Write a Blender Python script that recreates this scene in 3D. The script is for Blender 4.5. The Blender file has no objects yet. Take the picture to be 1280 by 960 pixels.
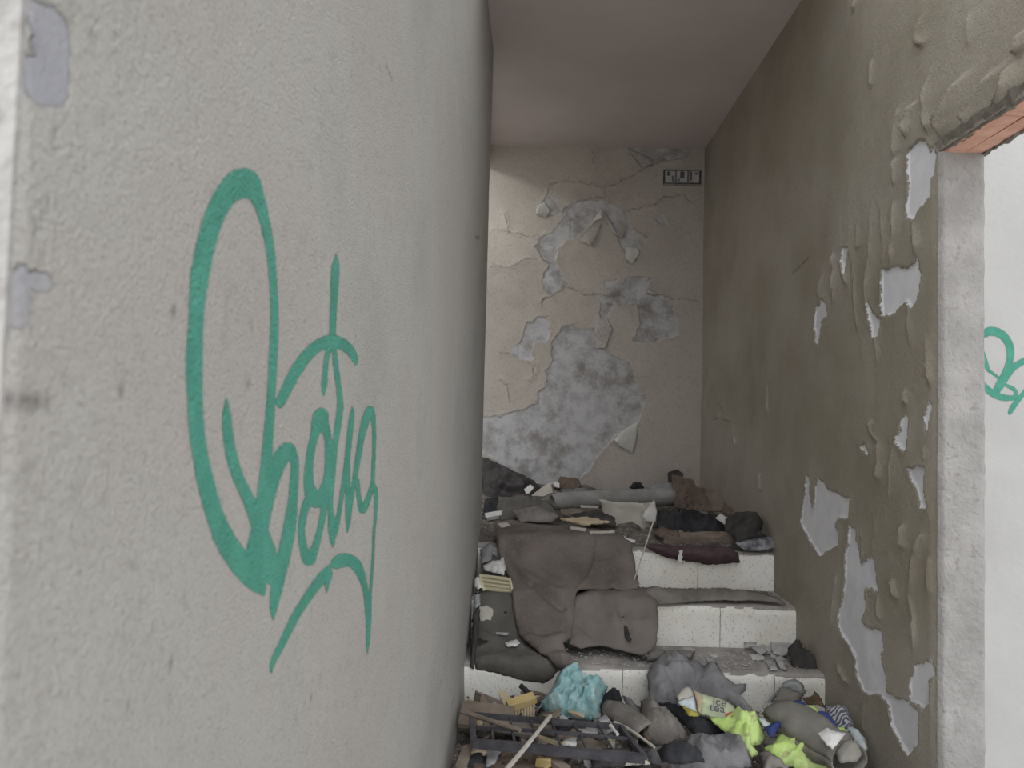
import bpy, math, random
import numpy as np
from mathutils import Vector, Matrix, geometry

# ------------------------------------------------------------------ camera, sky, sun, exposure
F = 961.0                                   # focal length in pixels of a 1280 px wide frame
YC = np.array([23/F, -42/F, -1.0]); YC /= np.linalg.norm(YC)          # stair axis seen from the camera
ZC = np.array([560/F, 22200/F, -1.0]); ZC -= YC*(ZC@YC); ZC /= np.linalg.norm(ZC)
XC = np.cross(YC, ZC)
RW = np.array([XC, YC, ZC])
CAM = np.array([0.0, 0.0, 1.246])
sc = bpy.context.scene
col = sc.collection
cd = bpy.data.cameras.new('camera'); cam = bpy.data.objects.new('camera', cd); col.objects.link(cam)
cd.sensor_width = 36; cd.lens = 36*F/1280; cd.clip_start = .02
cam.matrix_world = Matrix.Translation(Vector(CAM)) @ Matrix(RW.tolist()).to_4x4()
cd.dof.use_dof = True; cd.dof.focus_distance = 2.7; cd.dof.aperture_fstop = 9.0
sc.camera = cam
w = bpy.data.worlds.new('overcast_sky'); sc.world = w; w.use_nodes = True
bg = w.node_tree.nodes['Background']; bg.inputs[0].default_value = (.93, .97, 1.0, 1); bg.inputs[1].default_value = 1.0
sd_ = bpy.data.lights.new('sun_offscreen', 'SUN'); sun = bpy.data.objects.new('sun_offscreen', sd_); col.objects.link(sun)
sd_.energy = 1.1; sd_.angle = math.radians(8); sd_.color = (.95, 1, .95)
sun.rotation_euler = Vector((-1, -.5, .39)).to_track_quat('Z', 'Y').to_euler(); sun.location = (-6, -2, 6)
vs = sc.view_settings
vs.view_transform = 'Standard'; vs.look = 'None'; vs.gamma = 1; vs.use_curve_mapping = False; vs.exposure = 1.12

# ------------------------------------------------------------------ dimensions (metres)
XL, XR, YB, ZCEIL = -.225, 1.10, 4.98, 3.026     # left wall face, right wall face, back wall face, ceiling
NOSE = [(3.475, .672), (3.18, .504), (2.87, .336), (2.57, .168)]
YJ, TW, ZL = 2.103, .122, 2.0                    # door jamb depth, partition thickness, lintel height
XO = -2.6                                        # outer wall face beyond the second flight
YN, YE = .324, 3.70                              # near and far end of the left wall

# ------------------------------------------------------------------ helpers
def rays(uv):
    uv = np.atleast_2d(np.asarray(uv, float))
    d = np.stack([(uv[:, 0]-640)/F, -(uv[:, 1]-480)/F, -np.ones(len(uv))], 1)
    return d @ RW.T
def halfspaces(*planes, sag=None):
    """surface of a convex solid given by planes (point, outward normal); returns f(uv) -> points, normals"""
    def f(uv):
        d = rays(uv); tb = np.full(len(d), -1e9); nb = np.zeros_like(d)
        for p, n in planes:
            p = np.array(p, float); n = np.array(n, float); n /= np.linalg.norm(n)
            t = ((p-CAM)@n)/(d@n)
            m = t > tb; tb[m] = t[m]; nb[m] = n
        P = CAM + d*tb[:, None]
        if sag is not None: P = P + nb*sag(P)[:, None]
        return P, nb
    return f
def PLN(y0, z0, k): return ((0, y0, z0), (0, -k, 1))
def SL(y0, z0, k): return halfspaces(PLN(y0, z0, k))
def HZ(z): return halfspaces(((0, 0, z), (0, 0, 1)))
def HY(y): return halfspaces(((0, y, 0), (0, -1, 0)))
def HX(x, s=1): return halfspaces(((x, 0, 0), (s, 0, 0)))
def G(u, v, z): return HZ(z)((u, v))[0][0]
def D(u, v, y): return HY(y)((u, v))[0][0]

def _h(ix, iy, s):
    n = (ix.astype(np.int64)*374761393 + iy.astype(np.int64)*668265263 + s*974711) & 0x7fffffff
    n = ((n ^ (n >> 13))*1274126177) & 0x7fffffff
    return ((n ^ (n >> 16)) & 0xffff)/65535.0
def vn(x, y, s=0):
    x = np.asarray(x, float); y = np.asarray(y, float)
    ix = np.floor(x); iy = np.floor(y); fx = x-ix; fy = y-iy
    fx = fx*fx*(3-2*fx); fy = fy*fy*(3-2*fy)
    a = _h(ix, iy, s); b = _h(ix+1, iy, s); c = _h(ix, iy+1, s); d = _h(ix+1, iy+1, s)
    return (a*(1-fx)+b*fx)*(1-fy)+(c*(1-fx)+d*fx)*fy
def fbm(x, y, s=0, o=4):
    r = 0; a = .5
    for k in range(o):
        r = r+a*vn(x, y, s+k*17); x = x*2.03; y = y*2.03; a *= .5
    return r
def poly_d(px, py, poly, closed=True):
    """unsigned distance to a polyline and inside flag"""
    P = np.asarray(poly, float); n = len(P)
    dist = np.full(px.shape, 1e9); ins = np.zeros(px.shape, bool)
    for i in range(n if closed else n-1):
        a = P[i]; b = P[(i+1) % n]; ab = b-a; L = ab@ab+1e-12
        t = np.clip(((px-a[0])*ab[0]+(py-a[1])*ab[1])/L, 0, 1)
        dist = np.minimum(dist, np.hypot(px-a[0]-t*ab[0], py-a[1]-t*ab[1]))
        if closed:
            c = ((a[1] > py) != (b[1] > py)) & (px < (b[0]-a[0])*(py-a[1])/(b[1]-a[1]+1e-15)+a[0])
            ins ^= c
    return dist, ins
def tag(o, label=None, cat=None, group=None, kind=None):
    if label: o['label'] = label
    if cat: o['category'] = cat
    if group: o['group'] = group
    if kind: o['kind'] = kind
    return o
def empty(name, loc=(0, 0, 0)):
    o = bpy.data.objects.new(name, None); o.empty_display_size = .05; o.location = loc; col.objects.link(o); return o
def link(name, me, mat, parent=None, recenter=True, smooth=False):
    me.materials.append(mat) if mat and not me.materials else None
    o = bpy.data.objects.new(name, me); col.objects.link(o)
    n = len(me.vertices); co = np.empty(n*3); me.vertices.foreach_get('co', co); co = co.reshape(-1, 3)
    if recenter:
        c = np.array([(co[:, 0].min()+co[:, 0].max())/2, (co[:, 1].min()+co[:, 1].max())/2, co[:, 2].min()])
    else: c = np.zeros(3)
    me.vertices.foreach_set('co', (co-c).ravel()); me.update()
    if parent is not None:
        pw = np.array(parent.location) if parent.parent is None else np.array(parent.location)+np.array(parent.parent.location)
        o.parent = parent; o.location = Vector(c-pw)
    else: o.location = Vector(c)
    if smooth: me.polygons.foreach_set('use_smooth', [True]*len(me.polygons))
    return o
def mesh(name, V, Fc):
    me = bpy.data.meshes.new(name); me.from_pydata([tuple(map(float, v)) for v in V], [], Fc); me.update(); return me
def grid_mesh(name, P, attrs=None, keep=None, flip=False):
    n, m = P.shape[:2]
    idx = np.arange(n*m).reshape(n, m)
    q = np.stack([idx[:-1, :-1], idx[1:, :-1], idx[1:, 1:], idx[:-1, 1:]], -1)
    if keep is not None: q = q[keep]
    q = q.reshape(-1, 4)
    if flip: q = q[:, ::-1]
    used = np.unique(q); rm = np.full(n*m, -1); rm[used] = np.arange(len(used)); q = rm[q]
    me = bpy.data.meshes.new(name)
    me.vertices.add(len(used)); me.vertices.foreach_set('co', P.reshape(-1, 3)[used].astype(np.float32).ravel())
    me.loops.add(q.size); me.loops.foreach_set('vertex_index', q.astype(np.int32).ravel())
    me.polygons.add(len(q)); me.polygons.foreach_set('loop_start', np.arange(0, q.size, 4, dtype=np.int32))
    me.update(calc_edges=True)
    for k, a in (attrs or {}).items():
        at = me.attributes.new(k, 'FLOAT', 'POINT'); at.data.foreach_set('value', a.reshape(-1)[used].astype(np.float32))
    me.polygons.foreach_set('use_smooth', [True]*len(q))
    return me
def boxes(bl):
    V = []; Fc = []
    for (x0, y0, z0, x1, y1, z1) in bl:
        b = len(V)
        V += [(x0, y0, z0), (x1, y0, z0), (x1, y1, z0), (x0, y1, z0), (x0, y0, z1), (x1, y0, z1), (x1, y1, z1), (x0, y1, z1)]
        Fc += [[b+i for i in q] for q in ((3, 2, 1, 0), (4, 5, 6, 7), (0, 1, 5, 4), (1, 2, 6, 5), (2, 3, 7, 6), (3, 0, 4, 7))]
    return V, Fc

# ------------------------------------------------------------------ materials
def nt(name):
    m = bpy.data.materials.new(name); m.use_nodes = True; t = m.node_tree
    return m, t, t.nodes['Principled BSDF']
def N(t, ty, **kw):
    n = t.nodes.new(ty)
    for k, v in kw.items():
        if k in n.inputs: n.inputs[k].default_value = v
        else: setattr(n, k, v)
    return n
def noise(t, vec, scale, detail=4, rough=.55):
    n = N(t, 'ShaderNodeTexNoise'); n.inputs['Scale'].default_value = scale; n.inputs['Detail'].default_value = detail
    n.inputs['Roughness'].default_value = rough; t.links.new(vec, n.inputs['Vector']); return n.outputs['Fac']
def ramp(t, fac, stops):
    r = N(t, 'ShaderNodeValToRGB'); e = r.color_ramp.elements
    while len(e) < len(stops): e.new(.5)
    for i, (p, c) in enumerate(stops): e[i].position = p; e[i].color = (*c, 1) if len(c) == 3 else c
    t.links.new(fac, r.inputs[0]); return r.outputs[0]
def mix(t, fac, a, b, ty='MIX'):
    n = N(t, 'ShaderNodeMix', data_type='RGBA', blend_type=ty)
    for s, x in ((0, fac), (6, a), (7, b)):
        if hasattr(x, 'links'): t.links.new(x, n.inputs[s])
        else: n.inputs[s].default_value = x if s == 0 else (*x, 1)
    return n.outputs[2]
def math_(t, op, a, b=0.0, clamp=False):
    n = N(t, 'ShaderNodeMath', operation=op); n.use_clamp = clamp
    for i, x in enumerate((a, b)):
        if hasattr(x, 'links'): t.links.new(x, n.inputs[i])
        else: n.inputs[i].default_value = x
    return n.outputs[0]
def bump(t, h, bs, dist, strength=1.0):
    b = N(t, 'ShaderNodeBump'); b.inputs['Distance'].default_value = dist; b.inputs['Strength'].default_value = strength
    t.links.new(h, b.inputs['Height']); t.links.new(b.outputs[0], bs.inputs['Normal'])
def obj_vec(t): return N(t, 'ShaderNodeTexCoord').outputs['Object']
def geo_vec(t): return N(t, 'ShaderNodeNewGeometry').outputs['Position']

def M(name, c1, c2, scale=12, rough=.9, bs=60, bd=.002, spots=None, sscale=90, metal=0, fibre=None):
    m, t, b = nt(name); v = obj_vec(t)
    c = ramp(t, noise(t, v, scale, 5), [(.35, c1), (.65, c2)])
    if spots: c = mix(t, ramp(t, noise(t, v, sscale, 2), [(.60, (0, 0, 0)), (.68, (1, 1, 1))]), c, spots)
    t.links.new(c, b.inputs['Base Color']); b.inputs['Roughness'].default_value = rough; b.inputs['Metallic'].default_value = metal
    b.inputs['Specular IOR Level'].default_value = .25
    if fibre:
        mp = N(t, 'ShaderNodeMapping'); mp.inputs['Scale'].default_value = fibre; t.links.new(v, mp.inputs[0]); v = mp.outputs[0]
    bump(t, noise(t, v, bs, 4), b, bd)
    return m

def wall_mat(name, paint1, paint2, paint3, plast1, plast2, grain=190, gd=.0014, stain=(.10, .085, .075), stain_amt=.6, edgecol=None, faded=None):
    """old paint with stains; where the attribute 'peel' is positive the bare plaster shows"""
    m, t, b = nt(name); v = geo_vec(t)
    a = N(t, 'ShaderNodeAttribute', attribute_name='peel').outputs['Fac']
    cr = N(t, 'ShaderNodeAttribute', attribute_name='crack').outputs['Fac']
    p = ramp(t, noise(t, v, 1.6, 5, .6), [(.36, paint1), (.50, paint2), (.64, paint3)])
    if faded:
        fz = ramp(t, noise(t, v, 2.2, 4), [(.40, (0, 0, 0)), (.64, (1, 1, 1))])
        p = mix(t, math_(t, 'MULTIPLY', fz, .8), p, faded)
    p = mix(t, math_(t, 'MULTIPLY', ramp(t, noise(t, v, 60, 3), [(.58, (0, 0, 0)), (.75, (1, 1, 1))]), .35), p, stain)
    p = mix(t, math_(t, 'MULTIPLY', ramp(t, noise(t, v, grain*1.1, 3, .6), [(.52, (0, 0, 0)), (.68, (1, 1, 1))]), .45), p, stain)
    q = ramp(t, noise(t, v, 11, 7, .72), [(.34, plast2), (.56, plast1)])
    q = mix(t, math_(t, 'MULTIPLY', ramp(t, noise(t, v, 6.5, 7, .70), [(.50, (0, 0, 0)), (.64, (1, 1, 1))]), stain_amt), q, stain)
    e = math_(t, 'ADD', a, math_(t, 'MULTIPLY', math_(t, 'SUBTRACT', noise(t, v, 55, 4), .5), .022))
    k = math_(t, 'MULTIPLY', e, 600, True)
    c = mix(t, k, p, q)
    c = mix(t, cr, c, tuple(x*.45 for x in stain))
    t.links.new(c, b.inputs['Base Color']); b.inputs['Roughness'].default_value = .93; b.inputs['Specular IOR Level'].default_value = .15
    g1 = noise(t, v, grain, 4, .6)
    g2 = math_(t, 'MULTIPLY', noise(t, v, grain*.3, 3), .5)
    h = math_(t, 'MULTIPLY', math_(t, 'ADD', g1, g2), math_(t, 'SUBTRACT', 1.0, math_(t, 'MULTIPLY', k, .75)))
    bump(t, h, b, gd)
    return m

W_LEFT = wall_mat('left_wall_paint', (.43, .41, .38), (.48, .457, .427), (.46, .425, .40), (.31, .305, .325), (.265, .26, .285), 300, .007, stain=(.27, .245, .23))
W_RIGHT = wall_mat('right_wall_paint', (.33, .295, .235), (.37, .332, .265), (.35, .31, .25), (.80, .80, .83), (.72, .72, .76), 170, .0035, stain=(.26, .22, .18), stain_amt=.12, faded=(.45, .41, .355))
W_BACK = wall_mat('back_wall_paint', (.40, .352, .31), (.455, .405, .358), (.42, .37, .325), (.47, .455, .455), (.30, .287, .285), 120, .0012, stain=(.20, .175, .155), stain_amt=.8)
M_CEIL = M('ceiling_paint', (.60, .53, .51), (.66, .59, .57), 1.5, bs=90, bd=.001)
M_PLAST = M('raw_render', (.27, .257, .245), (.36, .34, .328), 9, bs=70, bd=.006, spots=(.27, .25, .24), sscale=45)
M_WHITE = M('white_rendered_wall', (.45, .435, .425), (.50, .485, .47), 3, bs=40, bd=.002)
M_CONC = M('concrete', (.42, .39, .36), (.52, .49, .46), 5, bs=40, bd=.004)
M_GROUND = M('pale_ground', (.5, .48, .45), (.6, .58, .55), 2, bs=40, bd=.004)
M_CLAY = M('clay_brick', (.66, .36, .26), (.78, .48, .38), 20, bs=80, bd=.002)
M_MORTAR = M('mortar', (.20, .18, .155), (.30, .27, .24), 30, bs=60, bd=.004)
M_RISER = M('white_step_paint', (.80, .76, .68), (.89, .87, .83), 7, bs=60, bd=.002, spots=(.56, .51, .45), sscale=120)
M_TREAD = M('dusty_tread', (.28, .255, .235), (.42, .385, .36), 10, bs=50, bd=.004, spots=(.45, .43, .42), sscale=60)
M_DIRT = M('rubble_dirt', (.085, .075, .066), (.20, .175, .155), 18, bs=45, bd=.012, spots=(.33, .3, .27), sscale=70)
M_CARPET = M('brown_carpet', (.125, .103, .092), (.20, .168, .15), 6, rough=1, bs=260, bd=.002, spots=(.22, .19, .17), sscale=140)
M_MAT = M('dark_grey_mat', (.10, .093, .084), (.145, .132, .118), 8, rough=1, bs=260, bd=.002)
M_CARPETR = M('pale_brown_carpet', (.175, .152, .138), (.215, .188, .17), 9, rough=1, bs=260, bd=.002)
M_DARKCL = M('dark_cloth', (.045, .042, .042), (.085, .078, .074), 14, bs=120, bd=.003)
M_BLACK = M('black_cloth', (.02, .02, .023), (.05, .05, .055), 14, bs=120, bd=.003)
M_GREYCL = M('grey_jersey', (.20, .195, .205), (.28, .275, .28), 10, bs=160, bd=.002)
M_GREYCL2 = M('worn_grey_cloth', (.15, .145, .15), (.23, .22, .225), 12, bs=160, bd=.003)
M_BROWNGR = M('grey_brown_cloth', (.17, .15, .135), (.26, .235, .215), 12, bs=150, bd=.003)
M_MAROON = M('maroon_cloth', (.065, .04, .045), (.11, .07, .075), 14, bs=120, bd=.003)
M_TURQ = M('turquoise_plastic', (.20, .40, .42), (.42, .57, .57), 22, rough=.5, bs=50, bd=.006)
M_HIVIS = M('high_visibility_yellow', (.52, .70, .20), (.64, .78, .34), 10, rough=.7, bs=90, bd=.003, spots=(.44, .46, .20), sscale=30)
M_NAVY = M('navy_cloth', (.035, .05, .16), (.06, .085, .24), 20, bs=150, bd=.002)
M_FELT = M('grey_felt_sleeve', (.22, .205, .18), (.29, .27, .24), 14, bs=220, bd=.003)
M_WOOD = M('weathered_wood', (.17, .135, .105), (.27, .22, .18), 14, bs=30, bd=.002, fibre=(1, 8, 8))
M_WOODL = M('pale_wood', (.42, .34, .22), (.55, .46, .32), 16, bs=30, bd=.002)
M_WOODY = M('yellow_wood', (.44, .32, .14), (.58, .44, .22), 16, bs=30, bd=.002)
M_RUSTB = M('rusty_brown_board', (.105, .075, .06), (.18, .135, .11), 16, bs=60, bd=.002, spots=(.05, .03, .025), sscale=45)
M_METAL = M('dark_painted_metal', (.045, .043, .05), (.09, .085, .095), 20, rough=.6, bs=80, bd=.001)
M_PAPER = M('white_paper', (.52, .50, .48), (.68, .66, .64), 20, bs=60, bd=.002)
M_CREAM = M('cream_sheet', (.42, .385, .335), (.52, .48, .42), 12, bs=60, bd=.002)
M_IVORY = M('ivory_plastic', (.50, .45, .30), (.60, .55, .39), 12, rough=.5, bs=50, bd=.001)
M_GREYROLL = M('grey_felt_roll', (.25, .24, .23), (.34, .325, .31), 14, bs=90, bd=.003)
M_PLASTIC = M('dull_grey_plastic', (.24, .245, .25), (.36, .36, .36), 16, rough=.4, bs=40, bd=.004)
M_DARK = M('charred_dark', (.03, .026, .024), (.06, .052, .048), 20, bs=60, bd=.003)
M_FLAKE = M('paint_flake_back', (.50, .48, .44), (.60, .58, .54), 12, bs=60, bd=.002)
M_FLAKEG = M('plaster_flake', (.38, .37, .37), (.5, .49, .49), 14, bs=60, bd=.003)
M_LEAF = M('dry_leaf', (.07, .05, .03), (.16, .12, .075), 30, bs=60, bd=.002)
M_RED = M('red_print', (.55, .12, .09), (.65, .18, .13), 20)
M_INK = M('dark_violet_ink', (.10, .08, .14), (.14, .11, .18), 20)
M_LIME = M('pale_lime_print', (.50, .56, .36), (.60, .64, .46), 10)
M_SKYB = M('pale_blue_print', (.52, .60, .64), (.70, .72, .72), 25)
M_YELL = M('mustard_plastic', (.34, .29, .05), (.44, .38, .1), 20)
M_STRIPE = M('striped_cloth', (.10, .105, .13), (.45, .45, .47), 30, bs=120, bd=.003, fibre=(2, 14, 14))
def stripe_mat():
    m, t, b = nt('zebra_cloth'); v = obj_vec(t)
    wv = N(t, 'ShaderNodeTexWave'); wv.inputs['Scale'].default_value = 26; wv.inputs['Distortion'].default_value = 9; wv.inputs['Detail'].default_value = 2
    wv.bands_direction = 'Y'; t.links.new(v, wv.inputs['Vector'])
    t.links.new(ramp(t, wv.outputs['Fac'], [(.45, (.12, .125, .16)), (.6, (.52, .52, .54))]), b.inputs['Base Color']); b.inputs['Roughness'].default_value = .95
    return m
M_ZEBRA = stripe_mat()
def spray_mat(name, c1, c2, grain, gd):
    m, t, b = nt(name); v = geo_vec(t)
    a = N(t, 'ShaderNodeAttribute', attribute_name='edge').outputs['Fac']
    c = ramp(t, noise(t, v, 25, 4), [(.35, c1), (.65, c2)]); t.links.new(c, b.inputs['Base Color']); b.inputs['Roughness'].default_value = .8
    al = math_(t, 'MULTIPLY', math_(t, 'ADD', math_(t, 'ADD', a, .6), math_(t, 'MULTIPLY', math_(t, 'SUBTRACT', noise(t, v, 330, 2), .5), 3.0)), .7, True)
    t.links.new(al, b.inputs['Alpha'])
    g1 = noise(t, v, grain, 3, .5); g2 = math_(t, 'MULTIPLY', noise(t, v, grain*.3, 3), .7)
    bump(t, math_(t, 'ADD', g1, g2), b, gd)
    return m
M_SPRAY = spray_mat('green_spray_paint', (.05, .25, .18), (.07, .30, .22), 300, .007)
M_SPRAY2 = spray_mat('green_spray_paint_smooth', (.05, .25, .18), (.07, .30, .22), 120, .0008)

# ------------------------------------------------------------------ structure: floor, ground, ceiling
def struct(name, V, Fc, mat, label, cat):
    o = link(name, mesh(name, V, Fc), mat, recenter=False); return tag(o, label, cat, kind='structure')
struct('floor', *boxes([(XO-.12, .0, -.1, XR+TW, YB+.12, 0)]), M_CONC, 'bare grey concrete floor beneath the rubble', 'floor')
struct('ground', *boxes([(XR+TW, .0, -.4, 30, 3.0, -.3), (-30, -30, -.2, 30, 0, -.02), (-30, 0, -.2, XO-.12, 30, -.02)]), M_GROUND, 'pale concrete ground outside the stairwell', 'ground')
def ceiling():
    xs = np.linspace(-.34, XR+TW, 60); ys = np.linspace(2.55, YB+.1, 120)
    X, Y = np.meshgrid(xs, ys, indexing='ij')
    Z = ZCEIL+.004*(fbm(X*3, Y*3, 5)-.5)
    me = grid_mesh('ceiling', np.stack([X, Y, Z], -1), flip=False)
    o = link('ceiling', me, M_CEIL, recenter=False); tag(o, 'flat grey stained ceiling over the stairs', 'ceiling', kind='structure')
    V, Fc = boxes([(-.34, 2.55, ZCEIL+.006, XR+TW, YB+.1, ZCEIL+.16)])
    link('slab', mesh('slab', V, Fc), M_CEIL, o, recenter=False)
    V, Fc = boxes([(-.42, YE-.1, 2.915, -.33, YB, ZCEIL+.16)])
    link('sun_mask_beam', mesh('sun_mask_beam', V, Fc), M_CEIL, o, recenter=False)  # unseen beam, added to cut the sharp upper edge of the sun patch
ceiling()
# second flight beyond the left wall: outer wall, window notch shaped for the sun patch, void left roofless for skylight
WY0, WY1, WZ0, WZ1 = 3.62, 4.90, 3.18, 4.1
struct('wall_outer', *boxes([(XO-.12, 2.1, 0, XO, YB+.12, WZ0), (XO-.12, 2.1, WZ0, XO, WY0, WZ1), (XO-.12, WY1, WZ0, XO, YB+.12, WZ1)]),
       M_PLAST, 'outer stairwell wall behind the graffiti wall with a high window notch', 'wall')
struct('wall_sun_block', *boxes([(-.42, 2.55, ZCEIL+.161, -.33, YB+.1, 3.5)]), M_PLAST, 'low unseen wall added along the ceiling slab edge to block the sun', 'wall')  # out of view, added to stop sun coming over the slab
struct('wall_side', *boxes([(XR+TW, 3.0, -.35, 4.2, 3.12, 3.0), (4.2, 1.2, -.35, 4.32, 3.12, 2.2)]), M_WHITE, 'bright white rendered wall with green tag seen through the doorway', 'wall')

# ------------------------------------------------------------------ right wall (with peeling paint)
def to_r(pts): return [tuple(HX(XR, -1)(p)[0][0][[1, 2]]) for p in pts]
def to_b(pts): return [tuple(HY(YB)(p)[0][0][[0, 2]]) for p in pts]
def to_l(pts): return [tuple(HX(XL, 1)(p)[0][0][[1, 2]]) for p in pts]
def zr(y0, pts, x0=980, s=4.8): return [(x0+x/s, y0+y/s) for x, y in pts]
RP = [
 [(1136,188),(1147,178),(1160,177),(1164,190),(1172,184),(1171,192),(1168.5,222),(1165.4,229),(1165.4,245),(1155,257),(1144.6,274),(1134,272),(1137,242),(1136,217)],
 [(1104,338),(1115,335),(1134,335),(1149,325),(1152,340),(1154,340),(1151,367),(1147,377),(1140,388),(1134,378.5),(1122,388),(1120,394),(1103,397),(1104,361)],
 [(1084,375),(1092,390),(1103,400),(1099,421),(1093.5,423),(1087,394)],
 [(1029,373),(1036,382),(1036,396),(1027,402.5),(1021.7,417),(1018,411),(1021.7,386)],
 [(1055,311),(1063,309),(1060,334),(1058,344.6),(1053,326)],
 [(1134,519),(1137,525),(1137,562),(1133,564.6),(1119.6,554),(1126,539.6),(1128,529)],
 [(1163,501),(1166.5,512.5),(1161,539.6),(1157,544),(1158,517)],
 [(1136,584),(1159,586),(1157,600),(1161,637.5),(1152,636),(1147,612),(1139,598)],
 [(1083,553),(1089,573),(1078,560)],
 [(1009,595),(1014,595),(1014,619),(1019,636),(1022,604),(1025,598),(1032,602),(1038,612.5),(1051,617),(1064,623),(1064,648),(1049,649),(1046,658),(1052,667),(1051,683),(1036,688),(1028,695),(1021,687.5),(1002,654),(1007,621)],
 [(1064,658),(1072,662),(1078,704),(1084,702),(1092.5,694),(1100,739),(1084,735),(1085,758),(1079,777),(1090,785),(1103,787),(1107,814),(1103,816),(1111,847),(1110.6,864),(1120,872),(1122,883),(1109.7,876.6),(1101,868),(1082.5,865),(1073,844),(1073,825),(1062,804),(1049,785),(1051,764),(1057,739),(1059,727),(1059,693),(1063,681)],
 [(1147,831),(1168.5,826),(1170.6,845),(1163,854),(1165,881),(1155.6,888),(1148,881),(1135,876),(1139,866),(1138,852),(1144,846),(1147,830)],
 [(1112.5,877.5),(1135,874),(1150,892),(1150,930),(1139,947),(1127.5,930),(1116,907.5)],
 [(1024,398),(1029,404),(1024,432),(1020,428)], [(917,540),(920,548),(922,556),(918,550)],
]
RR = [zr(0,p) for p in (
  [(890,400),(860,580),(855,690),(880,820)],[(1080,450),(1000,620),(950,740),(950,830)],[(1248,430),(1200,530),(1110,680),(1090,760)],[(690,640),(675,860),(675,960)],
  [(790,610),(750,740),(740,830)],[(830,100),(800,230),(860,280)],[(1110,90),(1120,280)],[(540,350),(530,540)],[(435,0),(430,60)])] + \
 [zr(180,p) for p in ([(530,340),(525,560),(515,720),(500,830),(500,960)],[(590,350),(590,480),(610,620),(590,760)],[(660,340),(665,560),(640,740)],[(780,450),(800,600),(800,690)],
  [(445,430),(445,620),(410,640),(430,960)],[(300,640),(310,760),(300,960)],[(240,770),(215,940)],[(350,720),(390,860)],[(670,80),(670,250)])] + \
 [zr(340,p) for p in ([(430,0),(430,180),(455,370)],[(500,100),(500,200),(560,440),(570,560)],[(755,200),(755,380),(770,470)],[(740,700),(730,760),(750,800)],[(860,380),(880,700)])] + \
 [zr(500,p) for p in ([(640,190),(650,330),(645,480),(635,640)],[(575,240),(575,500)],[(530,120),(530,200),(580,260)],[(550,680),(550,800),(530,930)],[(720,740),(720,900)],[(835,800),(800,930)],[(840,280),(840,370)])] + \
 [zr(660,p) for p in ([(470,0),(480,200)],[(820,50),(790,220),(770,360),(755,390),(790,540),(790,640),(780,790)],[(880,150),(865,400)],[(710,0),(725,130)],[(660,300),(690,430)],[(570,400),(580,560)],[(320,260),(300,560),(310,650)],[(350,600),(395,690),(450,790),(570,960)])] + \
 [zr(780,p,1000,5.333) for p in ([(250,260),(320,400),(390,460)],[(450,520),(430,640),(440,740)],[(590,530),(630,700),(660,790),(740,890)])] + \
 [[(1266,80),(1260,108),(1253,122),(1236,144)],[(1280,40),(1272,70)],[(896,470),(886,505),(884,520)],[(960,480),(961,520)],[(951,590),(951,615)]]

def relief(A, B, patches, ridges, cracks, lift, curl, rh, rw, seed, nz=.010):
    """height, peel distance and crack attributes of a painted wall in wall coordinates A, B"""
    peel = np.full(A.shape, -.3)
    jx = A+nz*(fbm(A*30, B*30, seed)-.5)*2; jy = B+nz*(fbm(A*30, B*30, seed+9)-.5)*2
    for p in patches:
        p = np.asarray(p); m = (A > p[:, 0].min()-.12) & (A < p[:, 0].max()+.12) & (B > p[:, 1].min()-.12) & (B < p[:, 1].max()+.12)
        if not m.any(): continue
        d, i = poly_d(jx[m], jy[m], p); s = np.where(i, d, -d); peel[m] = np.maximum(peel[m], s)
    h = np.full(A.shape, lift)
    out = np.clip(-peel, 0, 1)
    h += curl*np.exp(-out/.018)*(.25+1.1*vn(A*14, B*14, seed+3))*(peel < .0)
    for k, r in enumerate(ridges):
        r = np.asarray(r); m = (A > r[:, 0].min()-.1) & (A < r[:, 0].max()+.06) & (B > r[:, 1].min()-.04) & (B < r[:, 1].max()+.04)
        if not m.any(): continue
        a = A[m]+.012*(vn(B[m]*25, A[m]*6, seed+k)-.5); b = B[m]
        o = np.argsort(r[:, 1]); ra = np.interp(b, r[o, 1], r[o, 0])
        t = np.clip((b-r[:, 1].min())/(np.ptp(r[:, 1])+1e-6), 0, 1); env = np.clip(np.sin(np.pi*np.clip(t, 0, 1))*1.8, 0, 1)*(.55+.9*vn(b*22, b*0, seed+k))
        env *= (b > r[:, 1].min()-.001) & (b < r[:, 1].max()+.001)
        x = a-ra                                    # sharp lip on the far side, long slope to the near side
        f = np.where(x > 0, np.exp(-(x/.005)**2), np.exp(x/(rw*(1.9 if k in (0, 1, 2, 41, 42) else 1)*(.6+.9*vn(b*9, b*0, seed+k+50)))))
        big = 2.1 if k in (0, 1, 2, 3, 4, 41, 42) else 1.0
        h[m] = np.maximum(h[m], lift+big*rh*(.6+.8*((k*37) % 10)/10)*env*f)
    h = np.where(peel > 0, h*np.clip(1-peel/.004, 0, 1), h)
    crack = np.zeros(A.shape)
    for c in cracks:
        c = np.asarray(c); m = (A > c[:, 0].min()-.05) & (A < c[:, 0].max()+.05) & (B > c[:, 1].min()-.05) & (B < c[:, 1].max()+.05)
        if not m.any(): continue
        d, _ = poly_d(jx[m]+.006*(vn(A[m]*60, B[m]*60, 4)-.5), jy[m], c, False)
        crack[m] = np.maximum(crack[m], np.clip(1.1-d/.0045, 0, 1)*.6)
        above = np.exp(-d/.02)*.008*(vn(A[m]*12, B[m]*12, 8) > .35)
        h[m] = np.maximum(h[m], lift+above)-np.clip(1-d/.005, 0, 1)*.006
    return h, peel, crack

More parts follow.
